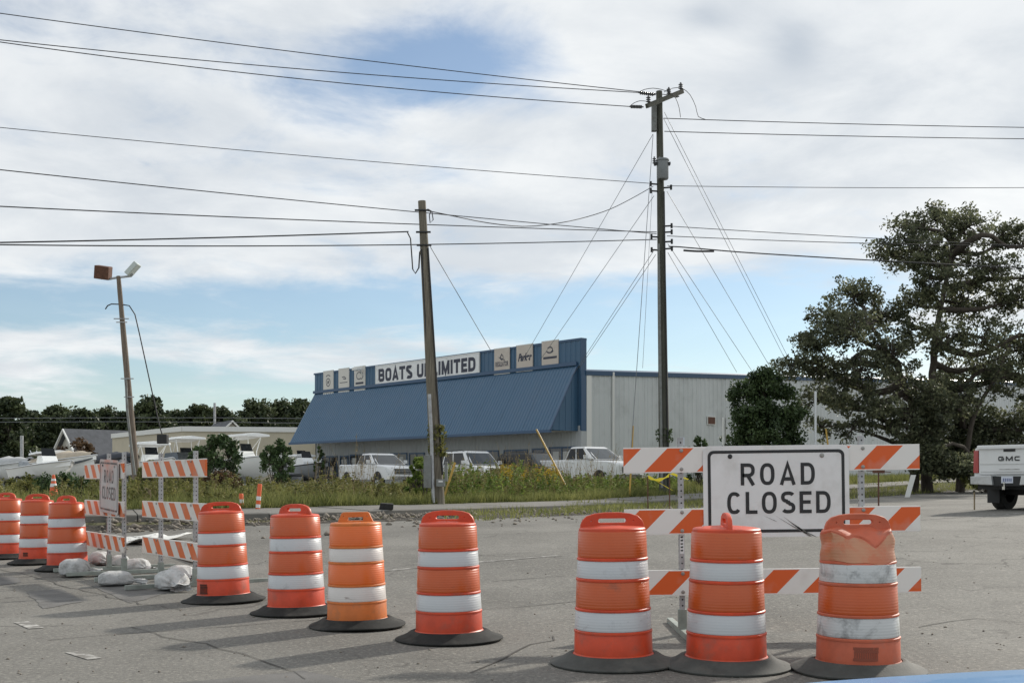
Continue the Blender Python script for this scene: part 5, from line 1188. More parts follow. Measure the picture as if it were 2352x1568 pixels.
def vehicle(name, label, loc, rz, M_, kind='pickup', L=5.9, W_=2.03, H=1.92, belt=1.30, cat='pickup truck', bright=True):
    root = empty(name, loc, rz, label, cat); hw = W_ / 2; f = L / 2; hood = belt - .06
    st = [(-f, hw * .92, .55, .9, belt - .02), (-f + .12, hw * .98, .48, .9, belt), (-f * .35, hw, .45, .9, belt), (f * .30, hw, .45, .9, belt), (f * .36, hw, .45, .9, belt - .01), (f * .40, hw, .45, .9, hood + .03), (f * .80, hw * .98, .45, .88, hood - .03), (f * .93, hw * .95, .45, .86, hood - .10), (f * .985, hw * .90, .50, .84, hood - .20), (f, hw * .84, .55, .82, hood - .32)]
    mb = MB(); mb.loft([body_sec(*s_) for s_ in st]); mb.build('body', M_, root, smooth=38)
    if kind == 'pickup':
        greenhouse(root, M_, -f * .22, f * .46, belt - .01, -f * .16, f * .17, H - .035, hw * .95, hw * .74, [(.03, .38), (.42, .86)])
        mb = MB(); mb.box((-f + .12, -hw + .14, belt + .002), (-f * .24, hw - .14, belt + .006)); mb.build('bed_liner', m_['black_trim'], root)
    else:
        greenhouse(root, M_, -f + .12, f * .44, belt - .01, -f + .42, f * .16, H - .035, hw * .95, hw * .76, [(.04, .26), (.29, .56), (.59, .93)])
        for s_ in (-1, 1): mb = MB(); mb.tube([(-f + .6, s_ * hw * .68, H - .02), (-f + .75, s_ * hw * .68, H + .04), (f * .0, s_ * hw * .68, H + .04), (f * .1, s_ * hw * .68, H - .01)], .02, 6); mb.build('roof_rail', m_['black_trim'], root)
    for s_ in (-1, 1):
        for x in (-f * .62, f * .62):
            wheel(root, x, s_ * (hw - .13), .40)
            mb = MB(); a = np.linspace(0, math.pi, 15); mb.add([(x + .48 * math.cos(t), s_ * (hw + .004), .42 + .48 * math.sin(t)) for t in a], [tuple(range(15))]); mb.build('wheel_arch', m_['black_trim'], root, fix=False)
        mb = MB(); mb.box((-.10, -.09, -.09), (.06, .09, .10), M=Matrix.Translation((f * .36, s_ * (hw + .14), belt + .12))); mb.box((-.03, -.12, -.03), (.03, .12, .0), M=Matrix.Translation((f * .36, s_ * (hw + .03), belt + .05))); mb.build('wing_mirror', M_, root, bevel=.02)
        mb = MB(); mb.loft([[(f * .94, s_ * hw * .93, .82), (f * .985, s_ * hw * .62, .82), (f * .975, s_ * hw * .62, 1.02), (f * .90, s_ * hw * .955, 1.02)], [(f * .955, s_ * hw * .945, .83), (f * 1.0, s_ * hw * .62, .83), (f * .99, s_ * hw * .62, 1.01), (f * .915, s_ * hw * .97, 1.01)]]); mb.build('headlight', m_['headlight'], root)
        mb = MB(); mb.box((-.05, -.02, -.015), (.09, .02, .015), M=Matrix.Translation((-f * .02, s_ * (hw + .012), belt - .16))); mb.build('door_handle', M_, root)
    mb = MB(); mb.box((f * .975, -hw * .58, .74), (f * 1.008, hw * .58, 1.03)); g = mb.build('grille', m_['black_trim'], root, bevel=.01)
    for k in range(3): mb = MB(); mb.box((f * 1.004, -hw * .56, .80 + k * .08), (f * 1.014, hw * .56, .825 + k * .08)); mb.build('grille_bar', m_['chrome'] if bright else m_['black_trim'], g)
    mb = MB(); mb.loft([[(x, -w, .44), (x, w, .44), (x, w, .66), (x, -w, .66)] for x, w in ((f * .95, hw * .97), (f * 1.02, hw * .9), (f * 1.035, hw * .6))]); mb.build('bumper', m_['chrome'] if bright else m_['black_trim'], root, bevel=.02)
    return root
GP = 'vehicles parked in front of the showroom'
def park(*a, **k): v = vehicle(*a, **k); v['group'] = GP; return v
lz = lambda px, Y: at(px, Y) + Vector((0, 0, .055))
park('pickup_truck', 'white pickup parked left of the middle pole, nose to the right', lz(868, 63), R2(-55), m_['car_white'], 'pickup', 5.9, 2.03, 1.90, 1.30)
park('sport_utility_vehicle', 'large white SUV parked just right of the middle pole', lz(1085, 60.5), R2(-56), m_['car_white'], 'suv', 5.3, 2.02, 1.96, 1.22, cat='suv')
park('sport_utility_vehicle', 'dark SUV with roof rails behind the goldenrod', lz(1228, 60), R2(-52), m_['car_dark'], 'suv', 4.9, 1.95, 1.83, 1.14, cat='suv', bright=True)
park('pickup_truck', 'tall white crew cab pickup next to the white side wall', lz(1352, 57.5), R2(-52), m_['car_white'], 'pickup', 6.2, 2.08, 2.08, 1.42)

def driving_truck():
    Y = 26.3; X = (2231 - CX) / FPX * Y; hd = R2(90 - 50)                      # heading 35 degrees to the right of the view axis
    # that point is the rear left corner of the tail
    h = Vector((math.cos(hd), math.sin(hd), 0)); l = Vector((-math.sin(hd), math.cos(hd), 0)); S = 1.0
    c = Vector((X, Y, 0)) + h * (3.12 * S) - l * (.88 * S); z = gz(X, Y)
    root = empty('pickup_truck', (c.x, c.y, z), hd, 'white pickup driving away at the right edge with GMC on its tailgate', 'pickup truck'); root.scale = (S, S * .87, S)
    hw, f, belt = 1.02, 3.05, 1.50
    mb = MB(); mb.loft([body_sec(x, w, zb, 1.0, zt) for x, w, zb, zt in ((-f + .03, .985, .74, belt - .01), (-f + .2, 1.01, .70, belt), (-f * .3, hw, .62, belt), (f * .35, hw, .60, belt), (f * .4, hw, .6, belt - .02), (f * .9, .98, .6, belt - .12), (f, .86, .65, belt - .36))]); mb.build('body', m_['car_white'], root, smooth=38)
    greenhouse(root, m_['car_white'], -f * .22, f * .46, belt - .01, -f * .16, f * .17, 2.05, hw * .95, hw * .76, [(.03, .38), (.42, .86)])
    mb = MB(); mb.box((-f - .02, -.83, .84), (-f + .035, .83, belt - .005)); tg = mb.build('tailgate', m_['car_white'], root, bevel=.025)
    mb = MB(); mb.box((-f - .07, -.86, belt - .08), (-f + .02, .86, belt + .012)); mb.build('spoiler_lip', m_['car_white'], tg, bevel=.02)
    T = Matrix.Translation((-f - .026, 0, 0)) @ Matrix.Rotation(-math.pi / 2, 4, 'Z')
    mb = MB(); mb.box((-.155, -.012, 1.36), (.155, .01, 1.45), M=T); mb.build('tailgate_handle', m_['black_trim'], tg, bevel=.01)
    lettering('lettering', 'GMC', -.30, .30, 1.15, 1.255, .26, {'*': 1.25, 'M': 1.45}, .30, m_['black_paint'], tg, T @ Matrix.Translation((0, -.006, 0)), e=4.5)
    for zc, hh, ww in ((1.075, .008, .80), (.955, .016, .27), (.90, .010, .78)): mb = MB(); mb.box((-ww, -.004, zc), (ww, .004, zc + hh), M=T); mb.build('crease', m_['bumper_steel'], tg)
    mb = MB(); mb.box((.60, -.004, .90), (.75, .004, .93), M=T); mb.build('badge', m_['black_paint'], tg)
    for s_ in (-1, 1):
        mb = MB(); mb.loft([[(-f - .015, s_ * .85, .88), (-f - .0, s_ * 1.0, .88), (-f + .02, s_ * 1.0, 1.40), (-f - .01, s_ * .86, 1.40)], [(-f + .22, s_ * .85, .88), (-f + .20, s_ * 1.028, .90), (-f + .18, s_ * 1.026, 1.40), (-f + .22, s_ * .86, 1.40)]]); mb.build('tail_light', m_['tail_red'], root, bevel=.01)
        for x in (-1.82, 1.85): wheel(root, x, s_ * .86, .445, .33)
        mb = MB(); mb.tube([(f * .34, s_ * 1.03, belt + .1), (f * .34, s_ * 1.2, belt + .12)], .03, 6); mb.box((f * .34 - .08, s_ * 1.2 - .1, belt), (f * .34 + .05, s_ * 1.2 + .1, belt + .3)); mb.build('wing_mirror', m_['black_trim'], root)
        mb = MB(); mb.loft([[(-f - .20, s_ * .36, .60), (-f - .13, s_ * 1.0, .62), (-f - .13, s_ * 1.01, .80), (-f - .19, s_ * .40, .82)], [(-f + .05, s_ * .36, .60), (-f + .25, s_ * 1.015, .62), (-f + .25, s_ * 1.02, .80), (-f + .05, s_ * .40, .82)]]); mb.build('bumper', m_['bumper_steel'], root, bevel=.015)
    mb = MB(); mb.box((-f - .12, -.40, .58), (-f + .05, .40, .80)); bc = mb.build('bumper_recess', m_['black_trim'], root)
    mb = MB(); mb.box((-f - .135, -.155, .645), (-f - .122, .155, .80)); pl = mb.build('licence_plate', m_['plate'], bc)
    mb = MB()
    for k in range(5): y0 = -.12 + k * .05; mb.quad((-f - .137, y0, .68), (-f - .137, y0 + .028, .68), (-f - .137, y0 + .028, .755), (-f - .137, y0, .755))
    mat('plate_ink', (.10, .13, .28), .6); mb.build('plate_print', MATS['plate_ink'], pl, fix=False)
    mb = MB(); mb.box((-f - .30, -.035, .50), (-f + .1, .035, .57)); mb.lathe([(.0, .0), (.02, 0), (.02, .05), (.03, .07), (.03, .10), (0, .12)], 12, M=Matrix.Translation((-f - .27, 0, .56))); mb.build('tow_hitch', m_['chrome'], root)
    mb = MB(); mb.box((-f + .1, -.93, .50), (-f + 1.0, .93, .72)); mb.box((-1.95, -.8, .36), (-1.7, .8, .5)); mb.build('underbody', m_['black_trim'], root)
    for s_ in (-1, 1): mb = MB(); mb.box((-2.34, s_ * .86 - .17, .18), (-2.32, s_ * .86 + .17, .72)); mb.build('mud_flap', m_['black_trim'], root)
    for s_ in (-1, 1):
        for x in (-1.82, 1.85):
            mb = MB(); a = np.linspace(0, math.pi, 15); mb.add([(x + .55 * math.cos(t), s_ * (hw + .004), .5 + .52 * math.sin(t)) for t in a], [tuple(range(15))]); mb.build('wheel_arch', m_['black_trim'], root, fix=False)
driving_truck()

# ------------------------------------------------------------------ boats on trailers
def boat(label, px, Y, rz, L=6.5, B=2.4, H=1.15, lift=.62, hull='gel_white', top=None, topz=2.2, cover=None, motor='outboard_black', n_mot=1, console=True, stripe=None, name='center_console_boat', trailer=True, windshield=False, top_py=None, top_x=0.0):
    p = at(px, Y); root = empty(name, p + Vector((0, 0, .05)), rz, label, 'boat', 'boats stored on trailers in the lot'); ns = 15; secs = []
    def half(t): return B / 2 * (1 - max(0, (t - .35) / .65) ** 2.4) * (.94 + .06 * min(1, t * 4))
    def sheer(t): return H * (1.0 + .30 * t ** 2)
    for i in range(ns):
        t = i / (ns - 1) * .995; x = -L / 2 + L * t; b_ = max(.02, half(t)); zk = .0 + max(0, (t - .55) / .45) ** 2.2 * H * .85; zs = sheer(t); zc = zk + (zs - zk) * (.34 + .12 * t); bc = b_ * (.86 - .25 * t ** 2)
        fl = x + .28 * t ** 4
        secs.append([(x, 0, zk), (x, bc, zc), (x + .1 * t ** 4, b_ * .97, zs * .75 + zc * .25), (fl, b_, zs), (fl, b_ * .88, zs + .03), (fl - .02, b_ * .80, zs - .02), (fl - .02, b_ * .74, zs - .28), (fl - .02, 0, zs - .30),
                     (fl - .02, -b_ * .74, zs - .28), (fl - .02, -b_ * .80, zs - .02), (fl, -b_ * .88, zs + .03), (fl, -b_, zs), (x + .1 * t ** 4, -b_ * .97, zs * .75 + zc * .25), (x, -bc, zc)])
    Lf = Matrix.Translation((0, 0, lift)) @ Matrix.Rotation(R2(-1.5), 4, 'Y')
    mb = MB(); mb.loft(secs, M=Lf); hu = mb.build('hull', m_[hull], root, smooth=35)
    mb = MB()
    for s_ in (-1, 1): mb.tube([Lf @ Vector((-L / 2 + L * t + .28 * t ** 4 + .01, s_ * max(.02, half(t)) * 1.01, sheer(t) - .01)) for t in np.linspace(0, .995, 14)], .035, 6)
    mb.build('rub_rail', m_['alu' if hull == 'gel_white' else 'black_trim'], hu, smooth=60)
    if stripe:
        mb = MB()
        for s_ in (-1, 1):
            for t0 in np.linspace(0, .9, 10):
                t1 = t0 + .1; q = []
                for t, k in ((t0, .60), (t1, .60), (t1, .74), (t0, .74)): q.append((-L / 2 + L * t + .12 * t ** 4, s_ * (max(.02, half(t)) * (.94 + .05 * k) + .02), sheer(t) * k + max(0, (t - .55) / .45) ** 2.2 * H * .85 * (1 - k)))
                mb.quad(*q, M=Lf)
        mb.build('hull_stripe', m_[stripe], hu, fix=False)
    if console and not cover:
        mb = MB(); mb.loft([[(x0, -.42, z), (x1, -.42, z), (x1, .42, z), (x0, .42, z)] for x0, x1, z in ((-.4, .55, H - .28), (-.4, .50, H + .35), (-.25, .30, H + .62))], M=Lf); mb.build('console', m_['gel_white'], root, bevel=.03)
        mb = MB(); mb.add([(.33, -.40, H + .55), (.33, .40, H + .55), (.12, .36, H + 1.05), (.12, -.36, H + 1.05)], [(0, 1, 2, 3)], M=Lf); mb.build('windshield', m_['car_glass'], root, fix=False)
        mb = MB(); mb.box((-1.05, -.42, H - .28), (-.6, .42, H + .22), M=Lf); mb.build('helm_seat', m_['gel_white'], root, bevel=.05)
    if windshield:
        mb = MB(); mb.loft([[(x0, -w, z), (x1, -w * .8, z), (x1, w * .8, z), (x0, w, z)] for x0, x1, w, z in ((-1.2, 1.1, B * .42, H + .05), (-1.1, .45, B * .36, H + .75))], M=Lf, cap=False); mb.build('windshield', m_['windscreen'], root)
    if top:
        zt = P(px, top_py, Y).z - p.z - .05 - lift - .12; lx = top; Lf0 = Lf; Lf = Lf @ Matrix.Translation((top_x, 0, 0))
        mb = MB(); nx = 8; V_ = []
        mb.loft([[(x, -w, zt + z), (x, w, zt + z), (x, w * .97, zt + z + .12), (x, 0, zt + z + .20), (x, -w * .97, zt + z + .12)] for x, w, z in ((-lx * .5, .80, -.02), (-lx * .42, .95, 0), (0, 1.0, .05), (lx * .38, .98, .05), (lx * .5, .80, .03))], M=Lf); tp_ = mb.build('hard_top', m_['gel_white'], root, smooth=40)
        for s_ in (-1, 1):
            mb = MB()
            mb.tube([(-.55, s_ * .55, H - .25), (-.5, s_ * .62, H + .5), (-.75, s_ * .75, zt + .02)], .032, 6, M=Lf); mb.tube([(.45, s_ * .52, H - .25), (.40, s_ * .58, H + .6), (.55, s_ * .78, zt + .03)], .032, 6, M=Lf); mb.tube([(-.5, s_ * .62, H + .5), (.5, s_ * .77, zt)], .022, 6, M=Lf)
            mb.build('top_frame', m_['gel_white'], root, smooth=60)
        for k in range(4): mb = MB(); mb.tube([(-lx * .5, -.6 + .4 * k, zt + .02), (-lx * .5 - .25, -.62 + .41 * k, zt + .32)], .03, 6, M=Lf); mb.build('rod_holder', m_['alu'], tp_)
        Lf = Lf0
    if cover:
        mb = MB(); cs = []
        for i in range(13):
            t = i / 12 * .97; x = -L / 2 + L * t; b_ = max(.05, half(t)) * 1.03; zs = sheer(t); hp = .55 * math.sin(math.pi * min(1, .15 + t * .8)) * (1 + .12 * math.sin(i * 2.1))
            cs.append([(x, b_, zs - .12), (x, b_ * .95, zs + .08), (x, b_ * .6, zs + hp * .7 + .05), (x, 0, zs + hp + .05), (x, -b_ * .6, zs + hp * .7 + .05), (x, -b_ * .95, zs + .08), (x, -b_, zs - .12)])
        mb.loft(cs, M=Lf, closed=False, cap=False); mb.build('cover', m_[cover], root, smooth=60)
    for k in range(n_mot):
        y = (k - (n_mot - 1) / 2) * .62; mo = Lf @ Matrix.Translation((-L / 2 - .32, y, H * .95)) @ Matrix.Rotation(R2(14), 4, 'Y')
        mb = MB(); mb.loft([[(-a, -b_, z), (a * .8, -b_, z), (a, 0, z), (a * .8, b_, z), (-a, b_, z), (-a * 1.15, 0, z)] for a, b_, z in ((.20, .16, -.12), (.27, .22, .0), (.30, .235, .22), (.27, .22, .42), (.16, .14, .52))], M=mo); om = mb.build('outboard_motor', m_[motor], root, smooth=50)
        mb = MB(); mb.loft([[(-a, -.06, z), (a, -.06, z), (a, .06, z), (-a, .06, z)] for a, z in ((.17, -.12), (.13, -.55), (.12, -.85), (.03, -1.02))], M=mo); mb.tube([(-.25, 0, -.78), (.18, 0, -.78)], .07, 8, M=mo); mb.build('motor_leg', m_[motor], om)
    if trailer:
        mb = MB()
        for s_ in (-1, 1): mb.box((-L / 2 + .2, s_ * .62 - .05, lift - .28), (L * .28, s_ * .62 + .05, lift - .16)); mb.tube([(L * .28, s_ * .62, lift - .22), (L * .62, 0, lift - .22)], .06, 4)
        for x in (-L * .3, 0, L * .2): mb.box((x - .05, -.9, lift - .26), (x + .05, .9, lift - .18))
        for s_ in (-1, 1): mb.box((-L * .4, s_ * .5 - .06, lift - .18), (L * .1, s_ * .5 + .06, lift + .16))
        mb.tube([(L * .62, 0, -.05), (L * .62, 0, lift - .1)], .04, 6); tr_ = mb.build('trailer', m_['trailer_steel'], root)
        for s_ in (-1, 1):
            for x in (-.75, .05): wheel(tr_, -L * .12 + x, s_ * 1.02, .33, .22)
    return root
boat('white center console boat with dark outboard, at the far left front', 108, 63, R2(-46), L=6.0, H=.85, motor='outboard_silver', lift=.30)
boat('white boat under a tan cover, bow behind the narrow sign', 150, 69, R2(-40), L=6.8, H=1.15, cover='canvas_tan', top=2.5, top_py=1037, name='covered_boat', stripe='boat_dark', n_mot=2, lift=.35, top_x=-1.6)
boat('low boat under a grey cover at the left picture edge', 14, 72, R2(-40), L=6.5, H=.95, cover='canvas_grey', name='covered_boat', lift=.3)
boat('boat under a dark navy cover behind the floodlight pole', 262, 73, R2(-44), L=6.0, H=1.2, cover='canvas_navy', name='covered_boat', hull='boat_dark', motor='outboard_silver', lift=.35)
boat('white hardtop boat just right of the floodlight pole', 345, 68, R2(-52), L=6.8, H=1.0, top=2.2, top_py=1019, n_mot=2, lift=.35)
boat('white hardtop boat in the middle of the row, dark glass below its top', 425, 72, R2(-52), L=7.2, H=1.1, top=2.7, top_py=1007, windshield=True, lift=.35)
boat('largest white hardtop boat with tall bow, right end of the row', 562, 66, R2(-44), L=7.8, B=2.7, H=1.12, top=2.9, top_py=1001, n_mot=2, lift=.38)
boat('small dark aluminium skiff on a trailer beside the showroom corner', 700, 76, R2(-46), L=5.0, B=1.9, H=.8, hull='boat_grey', lift=.42, name='skiff')
boat('small white boat seen between the round shrub and the showroom', 690, 84, R2(-50), L=5.6, H=1.0, top=1.8, top_py=1046, lift=.4)

# ------------------------------------------------------------------ small roadside things
def small_things():
    p = at(123, 30.5)
    r = empty('traffic_cone', p, 0, 'faded orange traffic cone behind the far drums', 'traffic cone')
    mb = MB(); mb.box((-.19, -.19, 0), (.19, .19, .03)); mb.build('base', m_['cone_orange'], r, bevel=.01)
    mb = MB(); mb.lathe([(.14, .03), (.125, .08), (.035, .70), (.0, .71)], 20); cn = mb.build('cone', m_['cone_orange'], r, smooth=40)
    for z0, z1 in ((.38, .47), (.54, .60)): mb = MB(); mb.lathe([(.14 - (z - .03) * .1567 + .004, z) for z in (z0, z1)], 20); mb.build('reflective_collar', m_['white_sheet'], cn, smooth=40)
    def delineator(px, py0, py1, Y, label, bands, lean):
        b_ = at(px, Y); h = (py1 - py0) / FPX * Y; r = empty('delineator_post', b_, 0, label, 'delineator'); r.rotation_euler = (0, lean, 0)
        mb = MB(); mb.lathe([(.055, -.05), (.055, h - .02), (.045, h), (0, h)], 14); mb.build('tube', m_['cone_orange'], r, smooth=40)
        for z0, z1 in bands: mb = MB(); mb.lathe([(.0585, h * z0), (.0585, h * z1)], 14); mb.build('reflective_band', m_['white_sheet'], r, smooth=40)
    delineator(592, 1101, 1158, 28.2, 'taller orange and white tube post by the sidewalk, leaning slightly', ((.04, .18), (.34, .5)), R2(5))
    delineator(554, 1117, 1150, 28.6, 'shorter orange and white tube post in the grass', ((.35, .6),), 0)
    # stakes with caution tape
    GS = 'thin survey stakes along the road edge'
    def stake(px, py0, py1, Y, label, r=.018, M_='rust_lamp', lean=0.0, head=False):
        b_ = at(px, Y); t_ = P(px + lean, py0, Y); mb = MB(); mb.tube([b_ - Vector((0, 0, .1)), t_], r, 6)
        if head: mb.box((-.16, -.05, -.05), (.16, .05, .05), M=Matrix.Translation(t_)); mb.tube([t_ + Vector((-.35, 0, .02)), t_ + Vector((.35, 0, -.02))], .012, 5)
        o = mb.build('stake', m_[M_], None); tag(o, label, 'stake', GS); return t_
    a = stake(1488, 1094, 1156, 33, 'left iron stake holding the yellow tape')
    b_ = stake(1538, 1090, 1158, 32.5, 'right iron stake holding the yellow tape')
    stake(2018, 1082, 1155, 32, 'thin dark stake with a fitting beyond the right barricade post', .022, head=True)
    stake(2238, 1130, 1160, 27, 'thin brown stake next to the driving truck', .018, 'wood_stake')
    mb = MB(); q = [a + Vector((0, 0, -.03)), a.lerp(b_, .5) + Vector((0, 0, -.10)), b_ + Vector((0, 0, .02))]; prev = None
    for i in range(12):
        f = i / 11; p0 = a.lerp(b_, f) + Vector((0, -.03 * math.sin(f * 9), -.12 * math.sin(math.pi * f))); w = .035 + .02 * math.sin(f * 14)
        cur = (p0 + Vector((0, 0, -w)), p0 + Vector((0, .02, w)))
        if prev: mb.quad(prev[0], cur[0], cur[1], prev[1])
        prev = cur
    mb.quad(a, a + Vector((.10, -.05, -.04)), a + Vector((.75, -.1, -.42)), a + Vector((.62, -.1, -.36))); mb.quad(b_ + Vector((0, 0, .02)), b_ + Vector((.1, 0, .06)), b_ + Vector((.55, -.05, -.12)), b_ + Vector((.5, -.05, -.14)))
    o = mb.build('caution_tape', m_['yellow_tape'], None, fix=False); tag(o, 'yellow caution tape tied between two iron stakes', 'tape')
    t_ = P(2098, 1090, 47); b2_ = at(2083, 47); mb = MB(); d = (t_ - b2_); mb.loft([[p + Vector((dx_, dy_, 0)) for dx_, dy_ in ((-.10, -.03), (.10, -.03), (.10, .03), (-.10, .03))] for p in (b2_ - Vector((0, 0, .05)), t_)]); o = mb.build('marker_post', m_['white_trim'], None); tag(o, 'leaning white marker post in the grass right of the big sign', 'post')
    b2_ = at(1873, 49); t_ = P(1873, 898, 49); mb = MB(); mb.tube([b2_, t_], .055, 8); r_ = mb.build('steel_post', m_['alu'], None, smooth=60); tag(r_, 'tall pale steel post standing in front of the oak', 'post')
    b2_ = at(340, 29.5); mb = MB(); mb.box((-.07, -.07, -.1), (.07, .07, .45)); o = mb.build('wooden_stub', m_['wood_stake'], None, bevel=.01); o.location = b2_; tag(o, 'short pale wooden stub in the grass between the left barricades', 'post')
    # broken asphalt chunk on the walk
    p = at(886, 29.3); V_ = np.array([(x, y, z) for x in (-.16, .18) for y in (-.12, .12) for z in (0, .16)], float) + rng.normal(0, .025, (8, 3)); V_[::2, 2] = 0
    mb = MB(); mb.add([tuple(v) for v in V_], [(0, 1, 3, 2), (4, 6, 7, 5), (0, 4, 5, 1), (2, 3, 7, 6), (0, 2, 6, 4), (1, 5, 7, 3)]); o = mb.build('asphalt_chunk', m_['tyre'], None, bevel=.02); o.location = p + Vector((0, 0, .003)); tag(o, 'dark broken asphalt chunk lying on the sidewalk', 'rubble')
    # service mast between far trees
    for px, py, Y, lab in ((50, 1000, 100, 'thin pale mast before the dark trees at far left'), (493, 925, 128, 'grey far pole standing in the tree line above the gable')):
        b2_ = at(px, Y); mb = MB(); mb.tube([b2_, P(px, py, Y)], .14, 8); o = mb.build('far_pole', m_['galv'], None, smooth=60); tag(o, lab, 'pole')
    for i, (y0, y1) in enumerate(((957, 961), (966, 972))):
        mb = MB(); mb.tube([P(-250, y0 + 4, 112), P(250, y0 + 2, 112), P(493, (y0 + y1) / 2, 112), P(760, y1, 112)], .03, 5); o = mb.build('far_wire', m_['guy_wire'], None); tag(o, ('upper', 'lower')[i] + ' thin wire strung in front of the far tree line', 'wire', 'far wires')
small_things()
# ------------------------------------------------------------------ foliage
def leaves(name, C, size, mat_, parent=None, up=.0, tint=None, aspect=.55, keep=1.0):
    """C (n,3) leaf centres; diamond shaped leaves with random orientation"""
    n = len(C); d = rng.normal(size=(n, 3)); d[:, 2] = d[:, 2] * (1 - up) + up * abs(d[:, 2]); d /= np.linalg.norm(d, axis=1)[:, None]
    e = np.cross(d, rng.normal(size=(n, 3))); e /= np.linalg.norm(e, axis=1)[:, None] + 1e-9
    s = (np.asarray(size) * rng.uniform(.6, 1.35, n))[:, None]; L = d * s * .5; W_ = e * s * .5 * aspect
    nrm = np.cross(d, e) * s * .12
    V_ = np.stack([C - L, C + W_ + nrm, C + L, C - W_ + nrm], 1).reshape(-1, 3); F = np.arange(n * 4).reshape(n, 4)
    t = rng.uniform(0, 1, n) if tint is None else np.clip(tint + rng.normal(0, .22, n), 0, 1)
    return np_mesh(name, V_, F, mat_, parent, np.repeat(t, 4))
def clump_pts(c, r, n, shell=.45):
    d = rng.normal(size=(n, 3)); d /= np.linalg.norm(d, axis=1)[:, None]; rad = (shell + (1 - shell) * rng.uniform(0, 1, n)) ** .8
    return np.asarray(c) + d * rad[:, None] * np.asarray(r)
def limb(mb, a, b_, r0, r1, wob, n=7, sidesN=7):
    a, b_ = Vector(a), Vector(b_); L = (b_ - a).length; pts = []
    o1 = Vector(rng.normal(size=3)) * wob * L; o2 = Vector(rng.normal(size=3)) * wob * L * .5
    for i in range(n + 1): t = i / n; pts.append(a.lerp(b_, t) + o1 * math.sin(math.pi * t) + o2 * math.sin(2 * math.pi * t))
    mb.tube(pts, [r0 + (r1 - r0) * i / n for i in range(n + 1)], sidesN); return pts
def big_tree(label, base, lobes, trunks, mat_, leaf, per, name='oak_tree', sub_r=.55, twig=True, density=1.0, nmul=1.0):
    """lobes: list of (centre world, radius vec, n sub clumps, trunk index); trunks: list of point lists with radii"""
    root = empty(name, base, 0, label, 'tree'); wood = MB(); B0 = Vector(base)
    tr_pts = []
    for pts, r0, r1 in trunks:
        q = [Vector(p) - B0 for p in pts]; c = catmull(np.array([tuple(v) for v in q]), .5); n = len(c)
        wood.tube([Vector(v) + Vector((rng.normal(0, .02), rng.normal(0, .02), 0)) for v in c], [r0 + (r1 - r0) * (i / (n - 1)) ** .8 for i in range(n)], 10); tr_pts.append([Vector(v) for v in c])
    allc = []; alt = []
    for (c, r, ns, ti) in lobes:
        c = Vector(c) - B0; T_ = tr_pts[ti]; best = min(T_[len(T_) // 4:], key=lambda p: (p - c).length + max(0, p.z - c.z + .5) * 2)
        path = limb(wood, best, c, .10 + .02 * (c - best).length, .035, .10)
        subs = clump_pts(tuple(c), np.array(r) * (1.12 if nmul > 1 else 1), int(ns * nmul), .25); 
        for s_ in subs:
            st = min(path[2:], key=lambda p: (p - Vector(s_)).length); 
            if twig: limb(wood, st, s_, .028, .010, .10, 4, 4)
            sr = sub_r * rng.uniform(.6, 1.25); k = int(per * rng.uniform(.6, 1.3) * density)
            allc.append(clump_pts(s_, np.array([sr, sr, sr * .75]), k, .15)); alt.append(np.full(k, rng.uniform(.1, .85)))
    wood.build('trunk', m_['bark'], root, smooth=60, fix=False)
    C = np.concatenate(allc); t = np.concatenate(alt); leaves('crown', C, leaf, mat_, root, tint=t); return root
YO = 55.0
def pw(px, py, Y): return tuple(P(px, py, Y))
